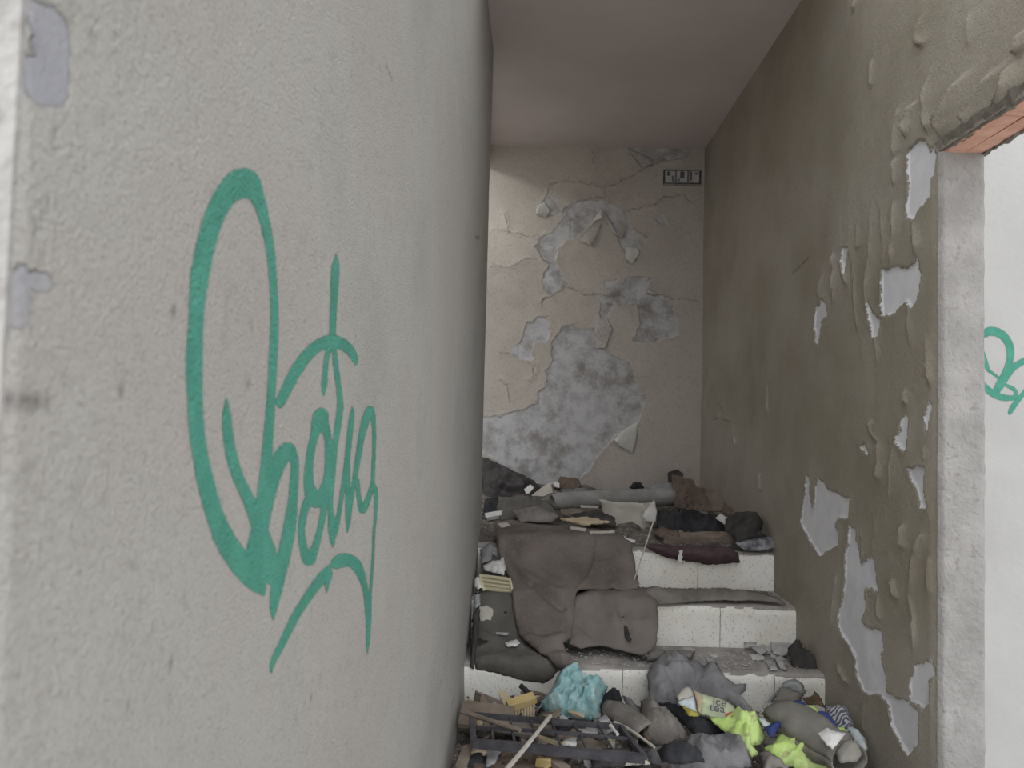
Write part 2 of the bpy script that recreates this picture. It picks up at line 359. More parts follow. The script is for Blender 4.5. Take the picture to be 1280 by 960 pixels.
def wall_right():
    ys = np.concatenate([np.arange(.45, 4.98, .0065), [YB]]); zs = np.arange(0, ZCEIL+.006, .0065)
    A, B = np.meshgrid(ys, zs, indexing='ij')
    cr = [to_r([(1012,322),(1004,330),(990,345)]), to_r([(893,525),(900,522),(915,528)]), to_r([(898,505),(905,515)]), to_r([(884,462),(882,470)])]
    h, peel, crack = relief(A, B, [to_r(p) for p in RP], [to_r(p) for p in RR], cr, .004, .005, .011, .017, 11)
    h += .010*(fbm(A*2.2, B*1.2, 3)-.5)+.010*np.clip((A-2.0), 0, 1)*0
    h += .006*np.clip(1-np.abs(A-2.55)/.6, 0, 1)*(fbm(A*16, B*2.5, 21)-.3)
    h *= np.clip((A-.45)/.02, 0, 1)
    h = np.where((A < YJ+.03) & (B < ZL), h*np.clip((A-YJ)/.03, 0, 1), h)
    h = np.where(A < YJ, h*np.clip((B-ZL)/.03, 0, 1), h)
    kc = ~((A[:-1, :-1] < YJ-.003) & (B[:-1, :-1] < ZL-.003))
    me = grid_mesh('paint_layer', np.stack([XR-h, A, B], -1), {'peel': peel, 'crack': crack}, kc, flip=True)
    r = struct('wall_right', *boxes([(XR+.002, YJ, 0, XR+TW, YB+.1, ZCEIL), (XR+.002, .45, ZL+.05, XR+TW, YJ, ZCEIL), (XR+.002, .25, 0, XR+TW, .45, ZCEIL)]), M_PLAST,
               'olive brown peeling painted wall running up beside the stairs to the doorway', 'wall')
    link('paint_layer', me, W_RIGHT, r, recenter=False)
    # door jamb render with a rough outer edge
    zz = np.linspace(0, ZL, 260); xx = np.linspace(0, 1, 16)
    Xg, Zg = np.meshgrid(xx, zz, indexing='ij')
    edge = TW+.004+.010*(fbm(Zg*22, Zg*0, 31)-.5)
    X3 = XR-.002+Xg*edge; Y3 = YJ-.012-.006*(fbm(X3*14, Zg*9, 7)-.5)+.03*np.clip((Xg-.94)/.06, 0, 1)**2+.012*np.clip((.05-Xg)/.05, 0, 1)**2
    link('jamb_render', grid_mesh('jamb_render', np.stack([X3, Y3, Zg], -1)), M_PLAST, r, recenter=False)
    # hollow clay bricks of the lintel: two rows over the doorway
    rnd = random.Random(3); y = YJ+.004
    first = {}
    for row, (x0, x1) in enumerate(((XR+.008, XR+.062), (XR+.066, XR+.120))):
        y = YJ-(.0 if row else .0)
        while y > .5:
            L = .27
            V, Fc = boxes([(x0, y-L+.008, ZL-.004, x1, y, ZL+.05)]); V = [(a+rnd.uniform(-.0015, .0015), b, c+rnd.uniform(-.002, .002)) for a, b, c in V]
            link('brick', mesh('brick', V, Fc), M_CLAY, r); y -= L
    # broken mortar fringe at both sides of the lintel
    for nm, xa, xb, sd in (('mortar_fringe', XR-.010, XR+.012, 1), ('mortar_fringe', XR+.112, XR+.127, 2)):
        ys2 = np.linspace(.46, YJ+.002, 190); tt = np.linspace(0, 1, 9); Yg, Tg = np.meshgrid(ys2, tt, indexing='ij')
        Xm = xa+(xb-xa)*Tg+.010*(fbm(Yg*40, Tg*3, sd)-.5); Zm = ZL-.006+.035*(1-Tg)**2*(sd == 1)+.016*(fbm(Yg*50, Tg*4, sd+5)-.5)+.004*Tg*(sd == 1)
        link(nm, grid_mesh(nm, np.stack([Xm, Yg, Zm], -1)), M_MORTAR, r, recenter=False)
    return r
wr = wall_right()

# ------------------------------------------------------------------ back wall
def z5(p): return [(600+x/4.173, 170+y/4.173) for x, y in p]
def z6(p): return [(600+x/4, 380+y/4) for x, y in p]
BP = [[(784.5,185),(792,197),(803.7,212),(815.7,206),(830,201),(854,201),(866,186)],
 [(686,242),(695,250),(702,262),(690,272),(680,266),(674,258)],
 [(703,261),(734,251.5),(753,251.5),(782,263.5),(784.5,280),(799,299),(804,306.6),(799,318.6),(784.5,329),(780,316),(776,304),(771,294.6),(756,266),(736.6,282.6),(724.6,294.6),(705.4,304),(693.5,311),(696,333),(710,357),(703,361.7),(688.7,369),(676.7,361.7),(679,342.5),(688.7,333),(676.7,325.8),(670.7,309),(672,297),(688.7,292),(700.6,278)],
 [(748.6,373.7),(768,359),(787,345),(815.7,347),(806,361.7),(808.5,369),(827.7,371),(838,382),(846,405),(849,417.5),(820,426),(805,430),(790,425),(800,405),(797,382),(770,380),(760,397.5),(751,400)],
 z6([(470,100),(480,120),(560,125),(605,80),(610,180),(580,220),(660,255),(750,300),(775,360),(800,430),(830,470),(820,520),(780,590),(680,660),(620,730),(560,800),(520,850),(480,880),(380,900),(250,900),(130,830),(60,760),(-90,730),(-170,690),(-150,610),(-70,560),(110,560),(250,510),(290,490),(290,440),(330,420),(330,330),(370,290),(350,240),(380,150),(430,110)]),
 z6([(340,60),(350,130),(330,200),(270,190),(260,285),(150,260),(140,240),(220,160),(230,100),(290,70)]),
 z6([(900,40),(985,60),(985,140),(880,160)]), z5([(900,420),(960,410),(990,470),(940,470)]), z5([(640,760),(720,750),(700,800),(650,800)])]
BC = [z5(p) for p in ([(360,260),(440,235),(560,250),(660,270),(740,240),(840,180)],[(430,380),(500,350),(560,340)],[(560,330),(650,320),(660,280)],[(760,390),(900,370),(960,320),(1060,310),(1100,350)],
 [(460,790),(540,830),(620,830),(700,840),(740,820)],[(870,830),(950,835),(1030,850),(1130,860)],[(300,880),(360,840),(460,790)],[(800,480),(870,540)],[(130,400),(150,490)],[(280,530),(200,510),(60,490)],[(60,690),(150,680),(260,640)],
 [(360,300),(365,250)],[(295,530),(370,510),(425,450),(430,380)],[(585,80),(595,150)])] + [z6(p) for p in ([(100,390),(135,400),(140,450),(160,490)],[(240,390),(270,360),(270,310)],[(100,240),(150,250)])]
def wall_back():
    xs = np.concatenate([np.arange(XO, -.5, .06), np.arange(-.45, XR+.006, .0065)]); zs = np.concatenate([np.arange(0, .6, .05), np.arange(.6, ZCEIL+.006, .0065), [3.3, 3.9]])
    A, B = np.meshgrid(xs, zs, indexing='ij')
    h, peel, crack = relief(A, B, [to_b(p) for p in BP], [], [to_b(p) for p in BC], .004, .005, 0, .03, 41, .020)
    h += .006*(fbm(A*4, B*4, 8)-.5)+.004*(fbm(A*20, B*20, 18)-.5)*(peel > -.05)
    r = struct('wall_back', *boxes([(XO, YB+.004, 0, XR+TW, YB+.12, 3.9)]), M_PLAST, 'stained cream wall with flaking paint and damp plaster behind the landing', 'wall')
    link('paint_layer', grid_mesh('paint_layer', np.stack([A, YB-h, B], -1), {'peel': peel, 'crack': crack}), W_BACK, r, recenter=False)
    return r
wb = wall_back()

# ------------------------------------------------------------------ left wall
LP = [[(30,-12),(67,5),(93,45),(88,120),(83,140),(26,122),(30,62),(47,55),(45,30)], [(10,335),(55,340),(60,355),(35,370),(25,400),(5,412)]]
LC = [[(60,250),(48,270),(38,290),(38,330)],[(65,145),(66,180),(63,220)],[(5,500),(60,500),(110,495),(150,490)],[(481,80),(484,86),(489,104)],[(142,900),(160,875),(215,825)],[(190,388),(205,390),(232,388)],[(594,297),(599,297)],[(305,470),(303,480),(310,481)],
      [(558,818),(556,836)],[(552,845),(549,860)],[(566,870),(563,884)],[(388,870),(391,876)]]
def left_relief(A, B): return .0012+.006*(fbm(A*2.5, B*2.5, 12)-.5)
def wall_left():
    ys = [YN]
    while ys[-1] < YE-.02: ys.append(ys[-1]+.0012+.0075*(ys[-1]-YN))
    ys = np.array(ys+[YE]); zs = np.append(np.arange(0, 3.1, .0065), [3.3, 3.6])
    A, B = np.meshgrid(ys, zs, indexing='ij')
    peel = np.full(A.shape, -.3); crack = np.zeros(A.shape)
    for p in LP:
        d, i = poly_d(A+.002*(vn(B*200, A*200, 2)-.5), B+.002*(vn(A*200, B*200, 5)-.5), to_l(p)); peel = np.maximum(peel, np.where(i, d, -d)-.008*0)
    for c in LC:
        q = np.array(to_l(c)); wd = .0005+.0024*(q[0, 0]-.3)
        jw = .8*wd+.0012; d, _ = poly_d(A+jw*2*(fbm(B*90, A*90, 2)-.5), B+jw*2*(fbm(A*90, B*90, 5)-.5), q, False); crack = np.maximum(crack, np.clip(1.2-d/wd, 0, 1)*.7)
    h = left_relief(A, B)-.0012*(peel > 0)-.0008*crack
    h = h-.05*np.clip((A-(YE-.03))/.03, 0, 1)**2.5-.004*np.clip((YN+.008-A)/.008, 0, 1)**2
    h += .022*np.clip((.45-B)/.45, 0, 1)**1.5
    X = XL+h
    r = struct('wall_left', *boxes([(XL-.16, YN, 0, XL-.012, YE-.004, 3.6)]), M_PLAST, 'grey roughcast wall with a large green spray paint tag', 'wall')
    link('paint_layer', grid_mesh('paint_layer', np.stack([X, A, B], -1), {'peel': peel, 'crack': crack}), W_LEFT, r, recenter=False)
    V, Fc = boxes([(XL-.165, YE-.01, 0, XL-.056, YE, 3.6), (XL-.165, YN-.001, 0, XL-.0015, YN+.003, 3.6)])
    link('end_render', mesh('end_render', V, Fc), M_PLAST, r, recenter=False)
    return r
wl = wall_left()

# ------------------------------------------------------------------ graffiti: strokes (u, v, width) laid on their wall
def catmull(P, n=8):
    P = np.asarray(P, float); Q = np.vstack([2*P[0]-P[1], P, 2*P[-1]-P[-2]]); out = []
    for i in range(1, len(Q)-2):
        for t in np.linspace(0, 1, n, endpoint=False):
            a, b, c, d = Q[i-1], Q[i], Q[i+1], Q[i+2]
            out.append(.5*((2*b)+(c-a)*t+(2*a-5*b+4*c-d)*t*t+(3*b-a-3*c+d)*t**3))
    out.append(P[-1]); return np.array(out)
def strokes(name, data, hit, off, mat, parent, label=None, step=1.4, follow=None):
    segs = [catmull(st, 6) for st in data]
    A = np.vstack(segs)
    gu = np.arange(A[:, 0].min()-22, A[:, 0].max()+22, step); gv = np.arange(A[:, 1].min()-22, A[:, 1].max()+22, step)
    U, Vv = np.meshgrid(gu, gv, indexing='ij'); sdm = np.full(U.shape, -9.0)
    for C in segs:
        for p, q in zip(C[:-1], C[1:]):
            r = max(p[2], q[2])/2+4
            i0, i1 = np.searchsorted(gu, [min(p[0], q[0])-r, max(p[0], q[0])+r]); j0, j1 = np.searchsorted(gv, [min(p[1], q[1])-r, max(p[1], q[1])+r])
            u = U[i0:i1, j0:j1]; v = Vv[i0:i1, j0:j1]
            if not u.size: continue
            ab = q[:2]-p[:2]; t = np.clip(((u-p[0])*ab[0]+(v-p[1])*ab[1])/(ab@ab+1e-9), 0, 1)
            w_ = np.maximum(p[2]+(q[2]-p[2])*t, .8)
            sdm[i0:i1, j0:j1] = np.maximum(sdm[i0:i1, j0:j1], w_/2-np.hypot(u-p[0]-t*ab[0], v-p[1]-t*ab[1]))
    k = np.maximum.reduce([sdm[:-1, :-1], sdm[1:, :-1], sdm[1:, 1:], sdm[:-1, 1:]]) > -1.6
    P, nn = hit(np.stack([U.ravel(), Vv.ravel()], 1)); P = (P+nn*(off+(follow(P[:, 1], P[:, 2]) if follow else 0*P[:, 0]))[:, None]).reshape(U.shape+(3,))
    me = grid_mesh(name, P, {'edge': sdm}, k)
    o = link(name, me, mat, parent, recenter=False)
    if label: o['label'] = label
TAG = [
 [(327,742,5),(316,724,27),(297,702,29),(279,675,27),(265,642,23),(254,603,22),(247,570,20),(243,540,20),(240.5,500,20),(239.5,450,21),(242,400,19),(244,370,21),(247.5,340,24),(256,300,24),(267,266,25),(282,241,29),(302,229,38),(317,243,20),(326,268,14),(333,300,11.5),(338,340,10),(340.5,392,10),(339.5,440,11),(337,490,10.5),(333.5,540,12),(330,590,15),(326,630,17),(320,665,18),(313,695,18),(312,715,14)],
 [(280,499,3),(281,520,11),(282,540,13),(286,565,14),(295,595,14),(309,625,15),(320,655,18),(330,690,26),(339,722,20)],
 [(318,700,20),(326,655,17),(334,618,16),(341,592,18),(350,571,20),(359,561,16),(366,577,11),(365.5,600,11),(364,625,12),(360.5,657,16),(355,686,17),(349.5,710,17),(343,740,15),(340,762,9),(340,774,2)],
 [(347,507,7),(349,501,13),(356,487,14),(367,466,15),(381,446,15),(395,433,15),(411,427,17),(424,429,15),(435,437,12),(441,447,9),(443,454,4)],
 [(419,318,1.5),(418,332,9),(417,350,10),(416.5,365,9),(415,393,8),(414,420,8),(411,432,7),(408,442,6),(405,464,6),(403.5,483,7),(403,494,1.5)],
 [(414,425,6),(416.5,440,6),(418.5,462,7),(422,487,7),(423.5,505,8),(422,521,8),(419,542,8),(416,563,8),(413.5,594,8),(412,620,6),(412,640,7),(413.5,661,9),(415,676,6),(415,684,1.5)],
 [(414.5,680,3),(416.5,668,7),(420,652,7),(423.5,634,5.5),(428.5,602,6),(432,577,7),(436,542,7),(438,521,6.5),(439,509,1.5)],
 [(433,576,6),(433.5,600,6),(433.5,625,6),(434,650,6),(433,665,1.5)],
 [(435,657,3),(438,625,5),(442,598,6),(446,573,7),(450,548,8),(455,526,10),(461,512,9),(465,527,6),(466,552,4.5),(465,584,4.5),(464,604,5),(459,622,7),(452,638,8),(447.5,623,6),(445,600,5)],
 [(464,604,5),(468,615,5),(468,640,3.6),(466,667,3.2),(465.5,690,3.2),(463.6,719,3.4),(461.6,745,4.5),(460.6,771,6),(459.6,799,5),(459,817,1.2)],
 [(417,706,9),(420,704,14),(425,701,17),(432,700,16.5),(441,703,14.5),(448,713,12),(453,727,8.5),(456.6,743,6.5),(458.6,763,6),(459.6,785,5)],
 [(412,706,2),(406,717,12),(399,726,13),(390,738,12),(380,753,11),(369,770,11),(359,790,10),(350,808,9),(342,823,8),(338.5,834,5.5),(338,841,1.5)],
 [(411.5,708,3),(411,718,8),(408.5,730,6),(408,741,1.5)],
 [(400,512,4),(399,522,20),(392,542,11),(387,563,10),(384,585,11),(384,605,13),(388,618,18),(395,624,22),(403,615,15),(407.5,595,10),(408.5,570,8.5),(408,548,9),(403,528,12),(399,514,5)],
 [(388,620,16),(380,634,11),(376,652,9),(375.5,670,9),(379,688,11),(385,699,16),(390.5,690,12),(396,674,8.5),(400.5,652,8),(404,632,9),(404,618,9)],
]
strokes('graffiti_tag', TAG, HX(XL, 1), .0004, M_SPRAY, wl, 'green spray paint tag', follow=left_relief)
RT = [[(1226,420,7),(1231,416.5,10),(1240,414,11),(1252,418,10.5),(1260,428,10),(1263,440,9.5),(1261,455,8.5),(1256,468,9),(1250,480,10),(1245,490,9)],
 [(1228,440,5),(1232,454,6),(1235,462,5),(1240,466,3.5),(1249,473,3)], [(1226,478,6),(1231,483,7),(1238,490,8.5),(1248,495.5,8.5),(1258,497.5,7.5),(1267,497,6),(1270,491,5),(1265,485,5),(1258,482,4)],
 [(1262,516,5),(1266,509,7),(1272,501,6),(1283,487,5.5)], [(1250,484,8),(1257,472,8),(1263,464,8),(1270,457,8),(1284,449,8)]]
strokes('graffiti_tag', RT, HY(3.0), .001, M_SPRAY2, bpy.data.objects['wall_side'], 'green spray paint tag')

# ------------------------------------------------------------------ staircase
stair = empty('staircase'); tag(stair, 'short flight of worn steps with white risers under the rubble', 'stairs', kind='structure')
def build_step(i, y0, z1, z0, y1):
    st = None
    xs = np.arange(XL-(.9 if i == 0 else .0), XR+.001, .02)
    # worn tread with rounded nosing: profile swept along x
    prof = [(y0+.012, z0), (y0+.012, z1-.03), (y0+.006, z1-.02), (y0+.004, z1-.010), (y0+.012, z1-.002)]+[(y0+.012+t*(y1-y0-.012), z1) for t in np.linspace(.08, 1, 14)]
    pr = np.array(prof); X, K = np.meshgrid(xs, np.arange(len(pr)), indexing='ij')
    Y = pr[K, 0]; Z = pr[K, 1]
    Z = Z+np.where(K > 1, .006*(fbm(X*14, Y*14+i*5, i)-.5), 0); Y = Y+np.where(K < 5, .008*(fbm(X*18, Z*6+i*3, i+4)-.5), 0)
    st = link('step', grid_mesh('step', np.stack([X, Y, Z], -1), flip=True), M_TREAD, stair, recenter=False)
    return st
def risers(st, y0, z1, z0, cuts):
    xs = [XL+.002]+cuts+[XR-.002]
    rnd = random.Random(int(y0*100))
    for a, b in zip(xs[:-1], xs[1:]):
        n = max(3, int((b-a)/.012)); gx = np.linspace(a+.0015, b-.0015, n); gz = np.linspace(z0, z1-.006, 12)
        X, Z = np.meshgrid(gx, gz, indexing='ij'); q = rnd.uniform(0, .003)
        top = np.clip((Z-(z1-.03))/.024, 0, 1)
        Yy = y0-.001-q+.003*(fbm(X*12, Z*12, int(y0*50))-.5)+.012*top**3*(.3+1.2*vn(X*30, Z*0, 3))
        P = np.stack([X, Yy, Z], -1)
        link('riser_panel', grid_mesh('riser_panel', P, flip=False), M_RISER, st, recenter=False)
def xat(u, v, y): return float(D(u, v, y)[0])
for i, (y0, z1) in enumerate(NOSE):
    z0 = NOSE[i+1][1]-.01 if i < 3 else 0
    y1 = YB if i == 0 else NOSE[i-1][0]+.012
    st = build_step(i, y0, z1, z0, y1)
    cuts = [[xat(872, 715, y0)], [xat(900, 780, y0)], [xat(778, 850, y0), xat(968, 860, y0)], [.4]][i]
    risers(st, y0, z1, z0, cuts)
# landing support and second flight start (hidden behind the left wall)
V, Fc = boxes([(XL-.9, NOSE[0][0]+.02, 0, XL-.17, YB, NOSE[0][1]-.01), (XL-1.2, NOSE[0][0]+.02, 0, XL-.9, YB, NOSE[0][1]+.16)])
link('landing_block', mesh('landing_block', V, Fc), M_CONC, stair, recenter=False)

# ------------------------------------------------------------------ generic builders
def drape(name, poly, hit, mat, thick=.006, dome=.02, fold=.012, fs=9, step=3, edge=7, parent=None, seed=0, ragged=.8, lift=.004, aniso=(1, 1), smooth=True, curl=None, rim=0):
    rnd = np.random.RandomState(seed+7)
    P = np.asarray(poly, float); B = []
    for i in range(len(P)):
        a, b = P[i], P[(i+1) % len(P)]; n = max(1, int(np.hypot(*(b-a))/step))
        for k in range(n):
            q = a+(b-a)*k/n
            if k: q = q+rnd.uniform(-ragged, ragged, 2)
            B.append(q)
    B = np.array(B); x0, y0 = B.min(0); x1, y1 = B.max(0)
    gx, gy = np.meshgrid(np.arange(x0, x1, step), np.arange(y0, y1, step)); g = np.stack([gx.ravel(), gy.ravel()], 1)+rnd.uniform(-.3, .3, (gx.size, 2))*step
    d, ins = poly_d(g[:, 0], g[:, 1], B); g = g[ins & (d > step*.55)]
    A = np.vstack([B, g])
    vo, eo, fo, _, _, _ = geometry.delaunay_2d_cdt([Vector(p) for p in A], [], [list(range(len(B)))], 1, 1e-5)
    uv = np.array([(p[0], p[1]) for p in vo])
    pos, nn = hit(uv); dd, _ = poly_d(uv[:, 0], uv[:, 1], B)
    pf = 1-np.exp(-(dd/edge)**1.5)
    q1 = pos[:, 0]; q2 = pos[:, 1]*.8+pos[:, 2]*1.1
    w1 = q1+.05*(fbm(q1*9, q2*9, seed+5)-.5)*2; w2 = q2+.05*(fbm(q1*9, q2*9, seed+6)-.5)*2
    def fold_layer(f_, sd, st):
        an = rnd.uniform(0, 3.14) if aniso == (1, 1) else math.atan2(aniso[0], aniso[1])
        a_ = (w1*math.cos(an)+w2*math.sin(an))*f_*st; b_ = (-w1*math.sin(an)+w2*math.cos(an))*f_/st
        return (1-np.abs(2*vn(a_, b_, sd)-1))**1.7
    rid = fold_layer(fs*1.5, seed, 1.5); rid2 = fold_layer(fs*3.2, seed+3, 1.5); rid3 = fold_layer(fs*7, seed+8, 1.3)
    wx = q1*fs; wy = q2*fs
    off = lift+thick+pf*(dome*(.35+.9*vn(wx*.7, wy*.7, seed+1))+fold*(1.1*rid+.65*rid2+.28*rid3))+rim*np.exp(-dd/5)
    if curl is not None: off = off+curl(uv)
    pos = pos+nn*off[:, None]
    me = mesh(name, pos, [list(f) for f in fo])
    o = link(name, me, mat, parent, smooth=smooth)
    s = o.modifiers.new('thickness', 'SOLIDIFY'); s.thickness = thick; s.offset = -1
    nrm = nn.mean(0)
    # face winding toward the support normal
    if sum((p.normal.dot(Vector(nrm)) for p in list(me.polygons)[:40])) < 0: me.flip_normals()
    return o
def frame(p0, p1, up):
    a = Vector(p1)-Vector(p0); L = a.length; x = a.normalized(); u = Vector(up); z = (u-x*u.dot(x)).normalized(); y = z.cross(x)
    return x, y, z, L
def plank(name, p0, p1, wd, th, mat, up=(0, 0, 1), parent=None, seed=0, jag=.01, nseg=5):
    """board from p0 to p1 with broken ends and slightly bowed faces"""
    x, y, z, L = frame(p0, p1, up); r = random.Random(seed); V = []; Fc = []
    c = [(-1, -1), (-.92, 1), (.92, 1), (1, -1)]
    for i in range(nseg+1):
        t = i/nseg
        for (a, b) in c:
            e = r.uniform(-jag, jag) if i in (0, nseg) else 0
            V.append(Vector(p0)+x*(t*L+e)+y*(a*wd/2+r.uniform(-.02, .02)*wd)+z*(b*th/2+r.uniform(-.06, .06)*th+.002*math.sin(t*3.1+seed)))
    for i in range(nseg):
        for k in range(4):
            a = i*4+k; b = i*4+(k+1) % 4; Fc.append([a, b, b+4, a+4])
    Fc += [[3, 2, 1, 0], [nseg*4+k for k in range(4)]]
    return link(name, mesh(name, V, Fc), mat, parent)
def stick(name, pts, r, mat, parent=None, seed=0, taper=.8, n=7):
    P = catmull(np.array(pts, float), 4) if len(pts) > 2 else np.array([np.array(pts[0])+(np.array(pts[1])-np.array(pts[0]))*t for t in np.linspace(0, 1, 6)])
    rnd = random.Random(seed); V = []; Fc = []; m = len(P)
    for i, p in enumerate(P):
        t = P[min(i+1, m-1)]-P[max(i-1, 0)]; t = Vector(t).normalized(); u = Vector((0, 0, 1)) if abs(t.z) < .9 else Vector((1, 0, 0))
        a = t.cross(u).normalized(); b = t.cross(a); rr = r*(1-(1-taper)*i/(m-1))*rnd.uniform(.88, 1.12)
        for k in range(n): an = 2*math.pi*k/n; V.append(Vector(p)+a*math.cos(an)*rr+b*math.sin(an)*rr)
    for i in range(m-1):
        for k in range(n): Fc.append([i*n+k, i*n+(k+1) % n, (i+1)*n+(k+1) % n, (i+1)*n+k])
    Fc += [list(range(n))[::-1], [(m-1)*n+k for k in range(n)]]
    o = link(name, mesh(name, V, Fc), mat, parent); return o
def roll(name, p0, p1, r, mat, turns=2.4, gap=.006, parent=None, seed=0, squash=.85):
    x, y, z, L = frame(p0, p1, (0, 0, 1)); rnd = random.Random(seed); K = 60; S = 14
    P = np.zeros((S, K, 3))
    for i in range(S):
        for k in range(K):
            th = turns*2*math.pi*k/(K-1); rr = r-gap*th/(2*math.pi)*1.4
            rr *= 1+.05*math.sin(3*th+i*.5)*.6
            q = Vector(p0)+x*(L*i/(S-1)+.012*math.sin(th*1.3+i))+y*(rr*math.cos(th))+z*(rr*math.sin(th)*squash)
            P[i, k] = q
    o = link(name, grid_mesh(name, P), mat, parent, smooth=True); s = o.modifiers.new('thickness', 'SOLIDIFY'); s.thickness = .004; return o

# ------------------------------------------------------------------ rubble base
def heap():
    xs = np.linspace(XL+.006, XR-.012, 150); ys = np.linspace(1.35, 2.855, 170)
    X, Y = np.meshgrid(xs, ys, indexing='ij')
    Z = .125+.10*(fbm(X*7, Y*7, 2)-.2)+.05*fbm(X*25, Y*25, 9)
    Z = np.maximum(Z*np.clip((Y-1.35)/.6, 0, 1)**.6, .004)+np.clip((.25-X), 0, .4)*.10*np.clip((Y-2.2)/.4, 0, 1)
    o = link('rubble_heap', grid_mesh('rubble_heap', np.stack([X, Y, Z], -1)), M_DIRT, recenter=False)
    tag(o, 'dark earth and crushed rubble heaped at the foot of the stairs', 'rubble', kind='stuff')
    xs = np.linspace(XL-.3, XR-.012, 170); ys = np.linspace(3.53, YB-.012, 150); X, Y = np.meshgrid(xs, ys, indexing='ij')
    Z = .668+np.clip((Y-3.53)/.15, 0, 1)*(.006+.075*(fbm(X*6, Y*6, 32)-.28)+.022*np.abs(2*vn(X*17, Y*11, 39)-1)+.028*fbm(X*45, Y*30, 44))+.10*np.clip((Y-4.3)/.6, 0, 1)*np.clip((.9-X)/.5, .35, 1)
    o = link('rubble_layer', grid_mesh('rubble_layer', np.stack([X, Y, Z], -1)), M_DIRT, recenter=False)
    tag(o, 'dark earth and crushed rubble spread over the landing', 'rubble', kind='stuff')
heap()
def crumbs(name, n, gen, mats, size, label, seed):
    r = random.Random(seed); V = []; Fc = []
    for _ in range(n):
        p = Vector(gen(r)); s_ = size*r.uniform(.4, 1.4); b = len(V)
        for k in range(3):
            a = r.uniform(0, 6.28); V.append(p+Vector((math.cos(a+k*2.1)*s_, math.sin(a+k*2.1)*s_*r.uniform(.5, 1), 0)))
        V.append(p+Vector((r.uniform(-.3, .3)*s_, r.uniform(-.3, .3)*s_, s_*r.uniform(.4, .9))))
        Fc += [[b, b+1, b+3], [b+1, b+2, b+3], [b+2, b, b+3], [b, b+2, b+1]]
    o = link(name, mesh(name, V, Fc), mats); tag(o, label, 'debris', kind='stuff')
crumbs('crumbs', 900, lambda r: (r.uniform(XL+.02, XR-.03), 3.49-abs(r.gauss(0, .05))-.035 if r.random() < .5 else r.uniform(3.2, 3.46), .507), M_DIRT, .007, 'dark crumbs along the back of the second tread', 1)
crumbs('crumbs', 900, lambda r: (r.uniform(XL+.02, XR-.03), r.uniform(2.89, 3.16), .339), M_FLAKEG, .006, 'pale grit scattered over the third tread', 2)
crumbs('crumbs', 1600, lambda r: (r.uniform(XL+.02, XR-.05), r.uniform(3.5, 3.9), .675+r.uniform(0, .02)), M_BROWNGR, .008, 'brown grit scattered along the landing edge', 3)
crumbs('crumbs', 1800, lambda r: (r.uniform(XL+.02, XR-.05), r.uniform(2.2, 2.84), .20+r.uniform(0, .03)), M_BROWNGR, .009, 'brown grit scattered over the heap at the foot of the stairs', 4)

# ------------------------------------------------------------------ support surfaces
HEAP = SL(2.45, .215, .10)
S3D = halfspaces(((0, 0, .342), (0, 0, 1)), PLN(2.862, .342, .55))
LAND = HZ(.69)
def carpet_sag(P):
    s_ = np.clip((P[:, 1]-2.86)/(3.47-2.86), 0, 1)*2
    return -.035*np.sin(np.pi*(s_ % 1))*(P[:, 1] < 3.46)*(P[:, 1] > 2.865)
SLOPE = (.672-.336)/(3.475-2.87)
CARP = halfspaces(((0, 0, .70), (0, 0, 1)), PLN(3.468, .690, SLOPE), ((0, 2.853, 0), (0, -1, .05)), sag=carpet_sag)
MATS = halfspaces(((0, 0, .69), (0, 0, 1)), PLN(3.468, .676, SLOPE), ((0, 2.858, 0), (0, -1, .05)), sag=carpet_sag)

# ------------------------------------------------------------------ carpets on the stairs
def bend(pts, amp, wd):
    """a crease line: ridge of height amp and width wd pixels along a polyline"""
    def f(uv):
        d, _ = poly_d(uv[:, 0], uv[:, 1], pts, False); return amp*np.exp(-(d/wd)**2)
    return f
def bends(*fs): return lambda uv: sum(f(uv) for f in fs)
c = drape('stair_mat', [(602,700),(612,690),(640,700),(652,760),(660,800),(690,826),(698,838),(690,848),(679,854),(650,849),(620,841),(594,837),(593,800),(596,760)], MATS, M_MAT, thick=.007, dome=.006, fold=.006, fs=5, seed=3,
          curl=bends(bend([(600,788),(625,800),(650,803)], .008, 4)))
tag(c, 'dark grey mat hanging over the third step below the brown carpet', 'mat')
c = drape('stair_carpet', [(742,730),(770,712),(812,735),(821,752),(824,780),(820,804),(806,815),(790,812),(770,806),(748,800),(728,806),(712,800),(705,770),(716,745)], MATS, M_CARPETR, thick=.008, dome=.008, fold=.010, fs=6, seed=5,
          curl=bends(bend([(724,775),(745,795)], -.012, 4), bend([(765,745),(768,775)], .01, 6), bend([(778,770),(786,798)], -.01, 4)))
tag(c, 'pale brown carpet offcut on the second tread with dark stains', 'carpet')
st_ = drape('stain', [(758,748),(764,744),(769,756),(770,770),(766,774),(760,764)], MATS, M_DARK, thick=.002, dome=.0, fold=.0, seed=1, lift=.021, parent=c); st_['label'] = 'dark reddish stain'
st_ = drape('stain', [(777,771),(781,770),(790,796),(788,801),(782,795)], MATS, M_DARK, thick=.002, dome=.0, fold=.0, seed=2, lift=.021, parent=c); st_['label'] = 'dark reddish stain'
